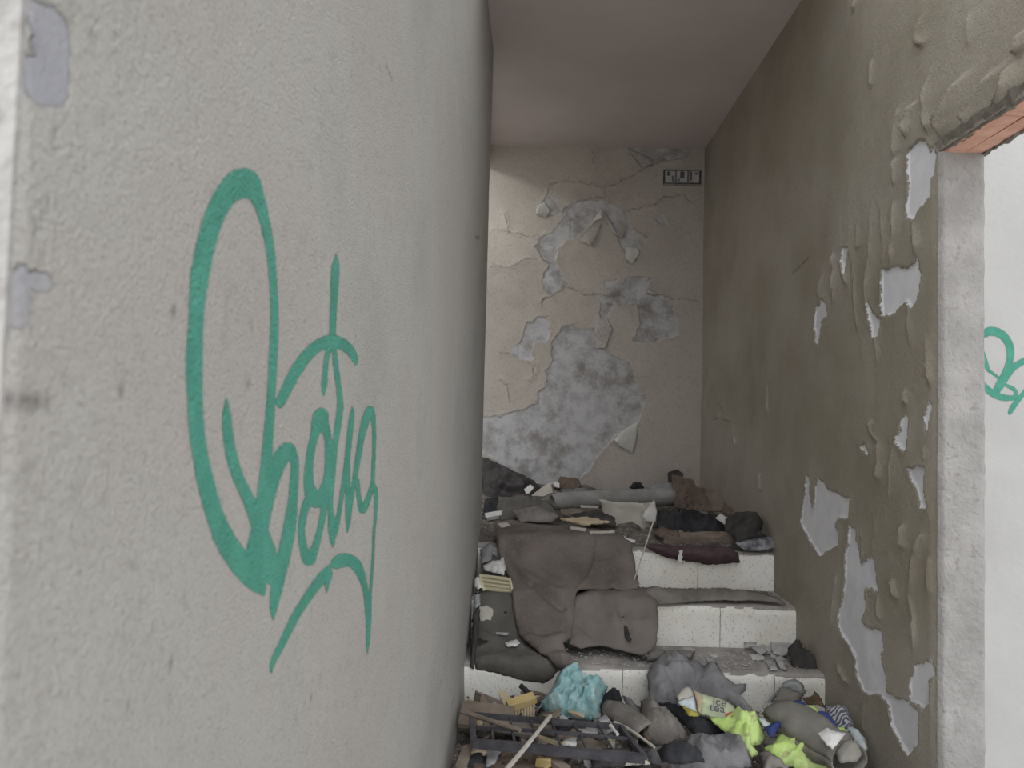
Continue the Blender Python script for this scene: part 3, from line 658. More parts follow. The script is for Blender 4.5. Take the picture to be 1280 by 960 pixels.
c = drape('stair_carpet', [(619,654),(640,650),(668,655),(700,660),(740,664),(775,672),(789,682),(795,705),(799,730),(797,735),(770,738),(735,736),(720,745),(717,775),(714,795),(704,803),(712,815),(716,833),(706,838),(697,836),(690,826),(672,812),(654,800),(646,780),(641,758),(640,740),(636,720),(627,700),(620,680)], CARP, M_CARPET, thick=.010, dome=.010, fold=.008, fs=4, seed=8, lift=.010,
          curl=bends(bend([(630,690),(650,722),(680,748),(703,762)], -.022, 4), bend([(625,683),(646,713),(677,738),(700,750)], .016, 6), bend([(748,680),(744,705),(735,725),(722,742)], .018, 2.5), bend([(768,690),(772,720),(765,735)], .012, 5), bend([(655,798),(680,804),(706,797)], .018, 5), bend([(660,812),(690,815),(714,812)], -.012, 5)))
tag(c, 'large brown carpet draped from the landing down the steps', 'carpet')
stick_ = stick('thin_rod', [D(818, 648, 3.43), D(797, 712, 3.30), D(777, 768, 3.16)], .003, M_CREAM, seed=1, taper=1); tag(stick_, 'thin pale rod leaning from the landing across the brown carpet', 'rod')
s_ = drape('paper_scrap', [(631,803),(640,798),(648,797),(650,803),(644,808),(634,808)], CARP, M_PAPER, thick=.002, dome=.004, fold=.004, fs=30, step=2, seed=4, lift=.02); tag(s_, 'torn white scrap lying on the dark mat', 'scrap')
s_ = drape('paper_scrap', [(599,758),(617,759),(618,776),(600,773)], MATS, M_CREAM, thick=.002, dome=.004, fold=.006, fs=25, step=2, seed=5, lift=.018); tag(s_, 'square cream paper scrap on the dark mat by the graffiti wall', 'scrap')

# ivory louvre grille on the left side of the steps
g = empty('vent_grille', tuple(G(620, 742, .50))); tag(g, 'ivory plastic louvred grille lying on the steps beside the wall', 'grille')
p = drape('backplate', [(600,719),(637,724),(641,740),(605,738)], SL(3.2, .53, .9), M_IVORY, thick=.006, dome=0, fold=0, ragged=0, seed=1, parent=g, smooth=False)
for k in range(4):
    a = np.array((601+k*1.4, 720+k*5.2)); b = np.array((636.5+k*1.2, 725+k*4.6))
    A_, B_ = SL(3.19, .545, .9)(a)[0][0], SL(3.19, .545, .9)(b)[0][0]
    plank('slat', A_, B_, .011, .006, M_IVORY, up=(0, -.5, 1), parent=g, seed=k, jag=0)
for e0, e1 in (((600,719),(605,738)), ((637,724),(641,740))):
    plank('rim', SL(3.19, .548, .9)(e0)[0][0], SL(3.19, .548, .9)(e1)[0][0], .010, .010, M_IVORY, up=(0, -.5, 1), parent=g, jag=0)
s_ = drape('plastic_bag', [(603,708),(614,702),(625,701),(630,697),(632,712),(630,720),(616,717),(606,714)], SL(3.3, .60, .8), M_PAPER, thick=.002, dome=.02, fold=.025, fs=16, step=2, seed=6); tag(s_, 'crumpled white plastic bag above the ivory grille', 'bag')
s_ = drape('cloth_rag', [(600,688),(612,680),(618,684),(614,702),(602,706)], SL(3.4, .64, .8), M_GREYCL, thick=.004, dome=.01, fold=.02, fs=14, step=2, seed=7); tag(s_, 'light grey rag tucked between carpet and graffiti wall', 'rag')
s_ = drape('plastic_bag', [(594,723),(600,722),(603,736),(598,738),(593,734)], SL(3.15, .53, .8), M_PAPER, thick=.002, dome=.015, fold=.01, fs=20, step=2, seed=8); tag(s_, 'small white plastic bag squeezed beside the ivory grille', 'bag')
s_ = drape('plastic_bag', [(592,745),(600,743),(601,757),(594,762)], SL(3.1, .48, .8), M_PLASTIC, thick=.002, dome=.015, fold=.01, fs=20, step=2, seed=9); tag(s_, 'small grey plastic bag squeezed below the ivory grille', 'bag')
s_ = drape('dark_rag', [(592,766),(599,760),(599,780),(597,800),(592,838),(588,836),(589,800)], SL(3.0, .42, .75), M_DARKCL, thick=.004, dome=.015, fold=.02, fs=14, step=2, seed=10); tag(s_, 'narrow dark rag wedged between mat and graffiti wall', 'rag')

# ------------------------------------------------------------------ landing
s_ = drape('tarpaulin', [(600,572),(607,573),(630,583),(650,593),(668,601),(675,612),(660,624),(640,640),(620,648),(600,650)], halfspaces(((0, 4.86, .9), (0, -1, .55)), ((0, 4.2, .76), (0, -.45, 1))), M_DARKCL, thick=.006, dome=.02, fold=.05, fs=8, step=2.4, seed=12, aniso=(1, .4)); tag(s_, 'dark tarpaulin slumped in the corner against the back wall', 'tarpaulin')
s_ = drape('dark_rag', [(618,628),(650,620),(690,632),(700,648),(660,652),(625,652)], SL(3.95, .74, .25), M_MAT, thick=.005, dome=.02, fold=.03, fs=9, seed=13); tag(s_, 'dark brown rag bunched above the big carpet on the landing', 'rag')
r_ = roll('carpet_roll', D(692, 627, 4.12), D(842, 621, 4.30), .056, M_GREYROLL, seed=2); tag(r_, 'light grey roll of underlay lying across the landing', 'roll')
s_ = drape('lino_sheet', [(748,626),(765,629),(800,631),(818,627),(821,640),(817,655),(812,668),(800,676),(786,671),(770,666),(768,655),(756,646)], halfspaces(((0, 3.92, .74), (0, -1, .35))), M_CREAM, thick=.004, dome=.012, fold=.004, fs=6, step=2.5, seed=14, curl=bends(bend([(748,628),(800,632)], .03, 6), bend([(806,640),(808,660)], .02, 5))); tag(s_, 'curled cream sheet of lino standing in front of the roll', 'sheet')
s_ = drape('paper_flap', [(806,652),(803,644),(817,625),(821,640),(819,652)], halfspaces(((0, 3.84, .74), (0, -1, .2))), M_PAPER, thick=.003, dome=.004, fold=.004, step=2, seed=15); tag(s_, 'folded white paper corner beside the cream lino', 'paper')
def panel(name, poly, y, z, k, th, mat, parent=None, seed=0, lift=.002):
    return drape(name, poly, halfspaces(((0, y, z), (0, -1, k))), mat, thick=th, dome=0, fold=.0015, fs=10, step=3, ragged=.25, seed=seed, parent=parent, smooth=False, lift=lift)
b_ = panel('rusty_board', [(839,594),(866,601),(870,610),(880,612),(891,641),(866,639),(843,636)], 4.25, .80, .55, .012, M_RUSTB, seed=1); tag(b_, 'rusty brown board with nail holes propped on the landing', 'board')
b_ = panel('rusty_board', [(868,608),(896,614),(904,634),(900,640),(888,640),(876,620)], 4.32, .80, .55, .010, M_WOOD, seed=2); tag(b_, 'brown wooden board leaning behind the rusty board', 'board')
b_ = panel('stone_slab', [(812,609),(838,605),(842,624),(815,628)], 4.46, .82, .4, .03, M_PLASTIC, seed=3); tag(b_, 'blue grey slab standing behind the roll', 'slab')
b_ = panel('rubber_pad', [(834,592),(845,588),(853,593),(850,612),(836,610)], 4.6, .86, .3, .03, M_DARKCL, seed=4); tag(b_, 'dark rounded rubber pad leaning on the back wall', 'pad')
s_ = drape('bottle_bag', [(786,610),(792,603),(800,603),(805,611),(796,615)], halfspaces(((0, 4.7, .86), (0, -1, .5))), M_BLACK, thick=.004, dome=.03, fold=.02, step=2, seed=16); tag(s_, 'crumpled black plastic lying behind the roll', 'plastic')
b_ = panel('cardboard_piece', [(664,620),(676,611),(688,603),(691,616),(680,621)], 4.30, .80, .6, .006, M_CREAM, seed=5); tag(b_, 'triangular beige cardboard piece beside the dark tarpaulin', 'cardboard')
b_ = panel('brown_block', [(692,612),(700,598),(722,600),(727,610),(712,615)], 4.7, .85, .5, .03, M_RUSTB, seed=6); tag(b_, 'brown stained block at the foot of the damp wall', 'block')
b_ = plank('timber', D(829, 675, 3.62), D(919, 674, 3.66), .07, .05, M_WOOD, up=(0, -.3, 1), seed=4); tag(b_, 'short grey timber lying on the maroon cloth', 'timber')
s_ = drape('maroon_cloth', [(803,681),(815,680),(850,682),(895,682),(912,684),(922,692),(924,703),(905,705),(885,706),(864,702),(845,700),(828,695),(812,688)], halfspaces(((0, 0, .70), (0, 0, 1)), ((0, 3.468, .69), (0, -1, .15))), M_MAROON, thick=.008, dome=.010, fold=.03, fs=11, step=2.2, seed=17); tag(s_, 'maroon cloth hanging over the top step edge', 'cloth')
st2 = drape('white_strap', [(849,688),(853,688),(853,697),(851,704),(847,703),(847,697)], halfspaces(((0, 3.425, .69), (0, -1, .15))), M_PAPER, thick=.003, dome=.002, fold=0, step=1.5, seed=3, parent=None); tag(st2, 'white strap end on the maroon cloth', 'strap')
s_ = drape('dark_jacket', [(906,650),(918,642),(935,640),(947,643),(954,655),(950,667),(966,676),(971,687),(955,690),(935,690),(926,703),(915,700),(908,688),(920,676),(905,664)], halfspaces(((0, 3.60, .72), (0, -1, .75)), ((0, 3.462, .69), (0, -1, .1))), M_DARKCL, thick=.006, dome=.02, fold=.045, fs=10, step=2.2, seed=18); tag(s_, 'dark grey jacket heaped on the landing edge by the right wall', 'jacket')
s_ = drape('striped_cloth', [(918,682),(945,676),(968,674),(970,688),(950,692),(930,692)], halfspaces(((0, 3.50, .70), (0, -1, .9))), M_STRIPE, thick=.004, dome=.012, fold=.015, fs=12, seed=19, lift=.02); tag(s_, 'dark striped cloth under the dark jacket', 'cloth')
b_ = panel('printed_label', [(894,648),(900,643),(918,652),(914,660),(908,658)], 3.75, .75, .9, .003, M_PAPER, seed=7); tag(b_, 'small white printed label below the rusty board', 'label')
b_ = panel('paper_scrap', [(838,657),(846,655),(852,660),(846,664),(838,662)], 3.8, .72, .7, .003, M_PAPER, seed=8); tag(b_, 'small white plastic scrap behind the grey timber', 'scrap')
s_ = drape('dark_rag', [(822,640),(860,642),(900,648),(908,664),(880,670),(840,668),(820,660)], SL(3.8, .72, .3), M_BLACK, thick=.005, dome=.012, fold=.04, fs=10, step=2.2, seed=20); tag(s_, 'black rag under the rusty board', 'rag')
s_ = drape('grey_rag', [(815,735),(850,738),(900,737),(945,741),(970,748),(980,755),(940,752),(890,752),(850,755),(826,757),(800,750),(805,738)], SL(3.19, .512, .18), M_BROWNGR, thick=.004, dome=.010, fold=.016, fs=9, step=3, seed=21, aniso=(.5, 2)); tag(s_, 'dusty grey green rag along the second tread', 'rag')
k_ = stick('rebar', [D(936, 643, 4.28)-np.array((0, 0, .03)), D(937, 588, 4.30)], .006, M_DARK, seed=2, taper=1); tag(k_, 'thin dark rod standing upright by the right wall', 'rod')
b_ = plank('white_batten', D(607, 646, 3.9), D(629, 643, 3.95), .035, .022, M_PAPER, up=(0, -.8, 1), seed=6); tag(b_, 'short white batten on the landing beside the graffiti wall', 'batten')
for i, (pl_, y_, lb) in enumerate([([(655,614),(663,608),(667,612),(659,622)], 4.2, 'crumpled white paper beside the beige cardboard triangle'), ([(692,604),(699,606),(699,612),(692,610)], 4.5, 'tiny white box at the foot of the damp wall'),
        ([(712,661),(733,663),(731,667),(713,664)], 3.55, 'thin white strip on the top edge of the brown carpet'), ([(736,667),(768,666),(768,669),(738,670)], 3.52, 'long thin white strip beside the cream lino'),
        ([(779,672),(784,676),(794,678),(793,681),(784,680)], 3.50, 'white plastic clip at the corner of the brown carpet'), ([(725,634),(748,635),(748,638),(726,637)], 4.0, 'white paper strip under the grey roll'),
        ([(622,657),(634,656),(640,662),(626,662)], 3.62, 'pale scrap of plaster on the corner of the brown carpet')]):
    o = panel('white_scrap', pl_, y_, .72, 1.2, .004, M_CREAM if i in (2, 3, 5, 6) else M_PAPER, seed=30+i, lift=.012); tag(o, lb, 'scrap')

LIT = [('board', [(700,640),(745,637),(746,644),(702,647)], 3.95, .3, M_WOOD, 'grey board lying flat below the roll on the landing'), ('dark_rag', [(716,646),(745,640),(768,650),(770,660),(735,660)], 3.75, .4, M_DARKCL, 'dark rag bunched left of the cream lino'),
 ('brown_rag', [(640,642),(672,636),(700,648),(690,656),(650,655)], 3.75, .4, M_BROWNGR, 'brown rag along the top edge of the big carpet'), ('dark_rag', [(606,628),(622,622),(626,640),(612,652),(603,646)], 4.0, .6, M_BLACK, 'black rag in the corner below the dark tarpaulin'),
 ('red_rag', [(640,622),(662,620),(668,630),(650,636),(640,632)], 4.1, .5, M_MAROON, 'dull red rag below the dark tarpaulin'), ('board', [(700,652),(735,650),(762,656),(730,660)], 3.62, .25, M_WOODL, 'pale split board along the top edge of the big carpet'),
 ('brown_rag', [(824,662),(846,666),(850,674),(828,676),(815,670)], 3.66, .4, M_RUSTB, 'rust brown rag beside the grey timber'), ('grey_rag', [(860,640),(884,642),(890,650),(868,652)], 4.0, .5, M_GREYCL2, 'grey rag below the rusty board'),
 ('board', [(905,632),(918,640),(912,646),(900,642)], 4.0, .6, M_RUSTB, 'small dark board beside the jacket'), ('grey_rag', [(700,615),(735,612),(740,622),(712,624)], 4.4, .5, M_GREYCL2, 'grey rag behind the roll')]
for i, (nm, pp, y_, k_, mt, lb) in enumerate(LIT):
    o = drape(nm, pp, SL(y_, .72, k_), mt, thick=.006, dome=.012, fold=.0 if nm == 'board' else .03, fs=12, step=2.2, seed=120+i, smooth=nm != 'board', lift=.01); tag(o, lb, 'board' if nm == 'board' else 'rag')

# ------------------------------------------------------------------ third tread
s_ = drape('leaf_clump', [(984,812),(990,806),(1000,808),(1008,818),(1020,826),(1022,838),(1008,840),(992,838),(986,826)], SL(2.98, .345, .5), M_DARKCL, thick=.003, dome=.03, fold=.035, fs=16, step=2, seed=22); tag(s_, 'clump of dead leaves and black plastic in the corner of the third tread', 'leaves')
for i, pp in enumerate([[(962,805),(978,803),(990,806),(984,820),(976,822),(966,818)], [(968,825),(978,822),(983,840),(975,838)], [(940,812),(955,808),(960,816),(950,821)], [(930,806),(946,805),(944,810),(932,811)], [(960,834),(970,833),(972,840),(962,840)]]):
    o = drape('plaster_flake', pp, SL(2.98, .342, .05), M_FLAKEG, thick=.005, dome=.006, fold=.004, fs=20, step=2, seed=50+i); tag(o, ['large fallen plaster flake beside the leaf clump on the third tread', 'curved fallen plaster flake in front of the large one on the third tread', 'rounded fallen plaster flake on the middle of the third tread', 'long thin fallen plaster flake against the riser above the third tread', 'small fallen plaster flake on the nosing of the third tread'][i], 'flake')
r_ = roll('cardboard_tube', G(810, 821, .362), G(846, 819, .362), .020, M_BROWNGR, seed=4); tag(r_, 'small grey brown cardboard tube on the third tread', 'tube')
r_ = roll('cardboard_tube', G(849, 818, .36), G(864, 820, .36), .018, M_BROWNGR, seed=5, turns=1.5); tag(r_, 'short squashed cardboard tube end on the third tread', 'tube')

# ------------------------------------------------------------------ foot of the stairs, right side
s_ = drape('grey_trousers', [(808,846),(815,832),(828,826),(850,826),(862,830),(884,832),(896,832),(905,848),(918,858),(931,857),(932,866),(925,872),(940,890),(955,902),(965,908),(950,908),(925,895),(905,880),(880,872),(868,868),(858,862),(846,878),(845,890),(820,884),(812,878)], S3D, M_GREYCL, thick=.007, dome=.022, fold=.034, fs=8, seed=24, curl=bends(bend([(880,836),(868,862),(885,872)], -.03, 4), bend([(822,832),(832,850),(846,870)], -.02, 4))); tag(s_, 'grey jersey trousers hanging over the third step', 'trousers')
s_ = drape('black_trousers', [(816,880),(845,884),(860,895),(875,900),(890,905),(905,908),(909,920),(895,924),(870,924),(858,914),(845,903),(832,893)], SL(2.55, .245, .30), M_BLACK, thick=.007, dome=.02, fold=.03, fs=10, seed=25); tag(s_, 'black trousers bunched below the drink carton', 'trousers')
s_ = drape('brown_blanket', [(800,880),(815,880),(830,895),(848,906),(858,918),(856,928),(842,936),(822,936),(805,932),(800,915)], SL(2.5, .24, .30), M_BROWNGR, thick=.008, dome=.02, fold=.03, fs=8, seed=26); tag(s_, 'grey brown blanket bunched beside the black trousers', 'blanket')
s_ = drape('grey_shirt', [(806,942),(825,936),(850,938),(870,926),(898,922),(910,920),(925,930),(934,944),(940,962),(900,968),(850,966),(815,958)], SL(2.3, .235, .30), M_GREYCL2, thick=.007, dome=.012, fold=.036, fs=8, seed=27); tag(s_, 'worn grey shirt spread at the bottom of the heap', 'shirt')
s_ = drape('black_rag', [(820,948),(845,944),(875,950),(880,962),(850,966),(826,962)], SL(2.28, .27, .2), M_BLACK, thick=.006, dome=.02, fold=.03, fs=10, seed=28, lift=.02); tag(s_, 'black rag under the worn grey shirt', 'rag')
# drink carton
g = empty('drink_carton', tuple(G(880, 895, .25))); tag(g, 'crushed white and lime drink carton lying on the clothes', 'carton')
CP = SL(2.6, .325, .75)
drape('front_panel', [(868,866),(880,870),(905,877),(917,884),(921,893),(913,902),(905,904),(890,899),(876,894),(871,882)], CP, M_LIME, thick=.004, dome=.016, fold=.006, fs=8, step=2.5, seed=29, parent=g)
p_ = drape('end_panel', [(847,879),(855,875),(868,872),(870,884),(873,897),(860,889),(850,883)], CP, M_SKYB, thick=.004, dome=.008, fold=.008, fs=14, step=2.5, seed=30, parent=g); p_['label'] = 'torn white and blue carton end'
p_ = drape('torn_edge', [(867,867),(874,870),(880,878),(876,888),(875,897),(871,893),(870,882)], CP, M_WOODL, thick=.003, dome=.008, fold=.012, fs=24, step=2, seed=31, parent=g, lift=.016); p_['label'] = 'torn brown cardboard edge'
p_ = drape('top_flap', [(845,872),(852,863),(859,858),(866,866),(868,872),(855,875),(848,878)], CP, M_CREAM, thick=.003, dome=.008, fold=.008, fs=14, step=2.5, seed=32, parent=g); p_['label'] = 'folded greyish carton flap'
def text(parent, body, u, v, size, hit, mat, ang, off):
    P, n = hit((u, v)); P = P[0]+n[0]*off; n = Vector(n[0])
    cu = bpy.data.curves.new('lettering', 'FONT'); cu.body = body; cu.size = size; cu.extrude = .0006; cu.align_x = 'CENTER'; cu.align_y = 'CENTER'
    t_ = bpy.data.objects.new('lettering_tmp', cu); col.objects.link(t_)
    dg = bpy.context.evaluated_depsgraph_get(); me = bpy.data.meshes.new_from_object(t_.evaluated_get(dg)); bpy.data.objects.remove(t_)
    x = Vector((1, 0, 0)); z = n; y = z.cross(x); R = Matrix((x, y, z)).transposed() @ Matrix.Rotation(math.radians(ang), 3, 'Z')
    me.transform(Matrix.Translation(Vector(P)) @ R.to_4x4()); me.materials.clear()
    return link('lettering', me, mat, parent)
text(g, 'ice', 897.5, 885.5, .040, CP, M_INK, -10, .034); text(g, 'tea', 894.5, 893.0, .040, CP, M_INK, -10, .034)
p_ = drape('logo', [(906,894),(914,894.5),(912.5,902),(905,901)], CP, M_RED, thick=.001, dome=.001, fold=0, step=1.5, ragged=0, seed=33, parent=g, lift=.020); p_['label'] = 'small red square print'
o = drape('mustard_wrapper', [(852,893),(862,896),(872,902),(871,906),(860,905)], SL(2.55, .30, .4), M_YELL, thick=.003, dome=.01, fold=.008, fs=16, step=2, seed=34, lift=.03); tag(o, 'mustard yellow wrapper under the drink carton', 'wrapper')
# high visibility clothing
HV = SL(2.45, .26, .35)
o = drape('safety_vest', [(886,899),(905,901),(918,892),(926,893),(930,900),(938,896),(948,900),(952,914),(957,926),(950,934),(940,935),(948,945),(940,950),(925,938),(912,928),(905,918),(890,905)], HV, M_HIVIS, thick=.006, dome=.018, fold=.034, fs=10, seed=35); tag(o, 'crumpled high visibility yellow vest below the drink carton', 'vest')
o = drape('safety_jacket', [(955,938),(965,934),(975,920),(985,913),(992,916),(1004,928),(1018,938),(1028,948),(1042,963),(1005,966),(975,960),(960,950)], SL(2.4, .26, .40), M_HIVIS, thick=.007, dome=.018, fold=.034, fs=9, seed=36); tag(o, 'high visibility yellow jacket spread beside the grey felt sleeve', 'jacket')
for nm, pp in (('navy_cuff', [(954,918),(965,912),(977,906),(981,911),(970,922),(966,930),(958,926)]),):
    o = drape(nm, pp, SL(2.45, .30, .35), M_NAVY, thick=.005, dome=.015, fold=.012, fs=14, step=2.5, seed=37, lift=.02); tag(o, 'navy blue cuff between the vest and the yellow jacket', 'cuff')
o = drape('white_rag', [(947,905),(955,906),(962,913),(958,918),(952,914)], SL(2.48, .30, .35), M_SKYB, thick=.004, dome=.01, fold=.01, fs=14, step=2, seed=38, lift=.02); tag(o, 'small pale blue rag beside the yellow vest', 'rag')
def tube_body(name, pts, radii, mat, parent=None, seed=0, flat=.7):
    C_ = catmull(np.column_stack([np.array(pts, float), radii]), 5); n = 22; P = np.zeros((len(C_), n+1, 3)); rr = np.random.RandomState(seed)
    for i in range(len(C_)):
        t = Vector(C_[min(i+1, len(C_)-1), :3]-C_[max(i-1, 0), :3]).normalized(); a = t.cross(Vector((0, 0, 1))).normalized(); b = a.cross(t)
        for k in range(n+1):
            an = 2*math.pi*(k % n)/n; q = C_[i, 3]*(1+.22*(float(vn(i*.9+.1, (k % n)*.5, seed))-.5)+.12*(float(vn(i*1.9, (k % n)*1.1, seed+2))-.5))
            P[i, k] = Vector(C_[i, :3])+a*math.cos(an)*q+b*math.sin(an)*q*flat
    o = link(name, grid_mesh(name, P), mat, parent, smooth=True); s2 = o.modifiers.new('thickness', 'SOLIDIFY'); s2.thickness = .006; s2.offset = -1; return o
g = empty('grey_jacket', tuple(G(1010, 920, .24))); tag(g, 'grey felt work jacket with navy and lime trim by the right wall', 'jacket')
tube_body('sleeve', [G(975, 893, .31), G(1000, 908, .31), G(1030, 928, .305), G(1062, 950, .30)], [.06, .075, .075, .062], M_FELT, g, 3, .75)
drape('trim_band', [(992,880),(1000,879),(1007,886),(1006,890),(998,889),(992,886)], SL(2.6, .36, .6), M_NAVY, thick=.005, dome=.008, fold=.004, step=2, seed=39, parent=g, lift=.012)['label'] = 'navy trim'
drape('trim_band', [(1006,886),(1014,887),(1022,893),(1019,898),(1008,893),(1004,890)], SL(2.56, .36, .6), M_HIVIS, thick=.005, dome=.008, fold=.004, step=2, seed=40, parent=g, lift=.014)['label'] = 'lime trim'
drape('trim_band', [(1022,893),(1034,896),(1042,907),(1047,915),(1042,918),(1030,908),(1018,898)], SL(2.5, .36, .6), M_NAVY, thick=.005, dome=.010, fold=.004, step=2, seed=41, parent=g, lift=.014)['label'] = 'navy trim'
drape('trim_band', [(1044,914),(1053,914),(1056,920),(1048,924)], SL(2.47, .35, .6), M_HIVIS, thick=.005, dome=.010, fold=.004, step=2, seed=42, parent=g, lift=.014)['label'] = 'lime trim'
o = drape('printed_tag', [(1018,934),(1028,926),(1053,934),(1046,942),(1037,953),(1028,947)], SL(2.3, .335, .5), M_PAPER, thick=.003, dome=.010, fold=.005, fs=10, step=2.5, seed=43, lift=.05); tag(o, 'white printed tag lying on the grey felt sleeve', 'tag')
o = drape('padding_roll', [(1040,950),(1048,938),(1058,934),(1068,940),(1072,952),(1066,962),(1045,964)], SL(2.3, .34, .8), M_FELT, thick=.005, dome=.03, fold=.006, fs=8, seed=44, lift=.04); tag(o, 'rounded grey end of padding beside the white printed tag', 'padding')
o = drape('zebra_cloth', [(1031,886),(1048,883),(1060,888),(1066,905),(1072,920),(1066,930),(1055,922),(1044,908),(1036,898)], SL(2.6, .27, .5), M_ZEBRA, thick=.005, dome=.02, fold=.02, fs=10, step=2.5, seed=45); tag(o, 'black and white patterned cloth against the right wall', 'cloth')
o = drape('white_shirt', [(1058,912),(1070,915),(1080,926),(1084,940),(1078,947),(1070,938),(1064,925)], SL(2.5, .26, .6), M_SKYB, thick=.005, dome=.02, fold=.02, fs=12, step=2.5, seed=46, lift=.01); tag(o, 'crumpled white shirt against the right wall', 'shirt')
o = drape('navy_rag', [(1070,935),(1076,945),(1080,958),(1072,962),(1068,950)], SL(2.45, .25, .6), M_NAVY, thick=.005, dome=.015, fold=.015, fs=12, step=2.5, seed=47, lift=.01); tag(o, 'navy rag at the foot of the right wall', 'rag')
o = drape('clear_bottle', [(955,882),(968,868),(980,854),(992,851),(1002,858),(1006,868),(1000,874),(985,866),(972,868),(965,880)], SL(2.76, .25, 1.0), M_PLASTIC, thick=.003, dome=.03, fold=.008, fs=10, step=2.5, seed=48, lift=.015); tag(o, 'dusty crushed grey plastic bottle leaning on the third riser', 'bottle')
o = drape('brown_bag', [(963,890),(973,862),(985,862),(1004,872),(998,880),(990,888),(980,886),(974,890),(966,902)], SL(2.70, .25, .9), M_BROWNGR, thick=.005, dome=.03, fold=.012, fs=8, step=2.5, seed=49, lift=.01); tag(o, 'grey brown paper bag in front of the plastic bottle', 'bag')
o = drape('dry_leaf', [(1002,876),(1015,872),(1017,866),(1024,875),(1032,888),(1020,884),(1008,884)], SL(2.66, .27, .8), M_LEAF, thick=.002, dome=.012, fold=.015, fs=20, step=2, seed=50, lift=.012); tag(o, 'curled brown dry leaf above the grey felt sleeve', 'leaf')
o = drape('brown_cloth', [(948,948),(960,945),(975,955),(985,966),(955,968)], SL(2.3, .25, .3), M_BROWNGR, thick=.006, dome=.02, fold=.02, fs=9, seed=51, lift=.012); tag(o, 'brown cloth below the yellow jacket', 'cloth')

# ------------------------------------------------------------------ foot of the stairs, left side
o = drape('turquoise_bag', [(671,889),(680,876),(690,862),(697,845),(710,837),(724,838),(736,852),(748,854),(760,860),(756,872),(750,884),(752,893),(744,903),(725,901),(705,899),(697,902),(684,893),(676,886)], SL(2.62, .22, .62), M_TURQ, thick=.003, dome=.03, fold=.045, fs=12, step=2, seed=52); tag(o, 'crumpled turquoise plastic bag in front of the third riser', 'bag')
o = drape('black_bag', [(748,884),(756,868),(766,863),(774,865),(778,876),(776,886),(764,882),(752,890)], SL(2.66, .24, .7), M_BLACK, thick=.003, dome=.03, fold=.03, fs=12, step=2.5, seed=53); tag(o, 'crumpled black plastic bag beside the turquoise bag', 'bag')
o = tube_body('rolled_rug', [G(764, 889, .26), G(785, 903, .255), G(812, 922, .25)], [.045, .05, .05], M_BROWNGR, None, 5, .9); tag(o, 'rolled brown rug below the black bag', 'rug')
o = drape('brown_rag', [(778,872),(788,876),(800,890),(815,900),(815,912),(800,902),(784,890)], SL(2.62, .24, .5), M_GREYCL2, thick=.006, dome=.025, fold=.02, fs=10, step=2.5, seed=54); tag(o, 'dusty grey rag behind the rolled brown rug', 'rag')
# wooden brush with bristles
g = empty('broom_head', tuple(G(650, 895, .22))); tag(g, 'yellow wooden broom head standing on edge beside the turquoise bag', 'broom')
A_, B_ = np.array(D(635, 883, 2.60)), np.array(D(668, 871, 2.63))
plank('block', A_, B_, .035, .022, M_WOODY, up=(0, -.4, 1), parent=g, seed=2, jag=.002)
for k in range(9):
    t = (k+.5)/9; p = A_+(B_-A_)*t; stick('bristle', [p+np.array((0, 0, -.006)), p+np.array((.004, -.012, -.07))], .006, M_WOODL, g, k, .7, 5)
g = empty('broken_crate', tuple(G(600, 885, .24))); tag(g, 'broken wooden crate corner leaning behind the broom head', 'crate')
for a, b in (((594,890),(598,866)), ((598,866),(607,880)), ((601,870),(634,884)), ((630,868),(644,884)), ((627,866),(633,880)), ((624,882),(640,895))):
    plank('crate_slat', D(*a, 2.66), D(*b, 2.62), .022, .008, M_WOOD if a[0] < 610 else M_WOODL, up=(.2, -1, .3), parent=g, seed=a[0])
o = stick('dark_twig', [D(651, 857, 2.74), D(659, 864, 2.72), D(668, 870, 2.70)], .010, M_DARK, seed=9); tag(o, 'charred stick end lying above the broom head', 'stick')
o = drape('blue_rag', [(608,886),(613,880),(620,878),(624,884),(622,892),(612,890)], SL(2.6, .25, .6), M_PLASTIC, thick=.004, dome=.02, fold=.02, fs=14, step=2, seed=55); tag(o, 'small blue grey rag behind the metal rack', 'rag')
o = plank('grey_board', D(577, 891, 2.55), D(640, 899, 2.52), .10, .012, M_WOOD, up=(0, -.6, 1), seed=11); tag(o, 'grey board lying behind the metal rack', 'board')
# metal rack
ZR = .30
g = empty('metal_rack', tuple(G(690, 925, ZR)-np.array((0, 0, .03)))); tag(g, 'dark metal grid rack lying on the rubble', 'rack')
TL, TR, BR, BL = G(590, 894, ZR+.01), G(776, 908, ZR+.01), G(806, 948, ZR+.012), G(592, 930, ZR+.01)
plank('long_bar', BL, BR, .022, .022, M_METAL, parent=g, seed=1, jag=.001)
plank('long_bar', TL, TR, .014, .014, M_METAL, parent=g, seed=2, jag=.001)
plank('end_bar', TL, BL, .018, .018, M_METAL, parent=g, seed=3, jag=.001); plank('end_bar', TR, BR, .014, .014, M_METAL, parent=g, seed=4, jag=.001)
for t in (.13, .26, .40, .54, .69, .85): stick('cross_bar', [TL+(TR-TL)*t, BL+(BR-BL)*(t-.01)], .004, M_METAL, g, 5, 1, 6)
plank('middle_bar', TL+(BL-TL)*.42, TR+(BR-TR)*.42, .010, .008, M_METAL, parent=g, seed=6, jag=.001)
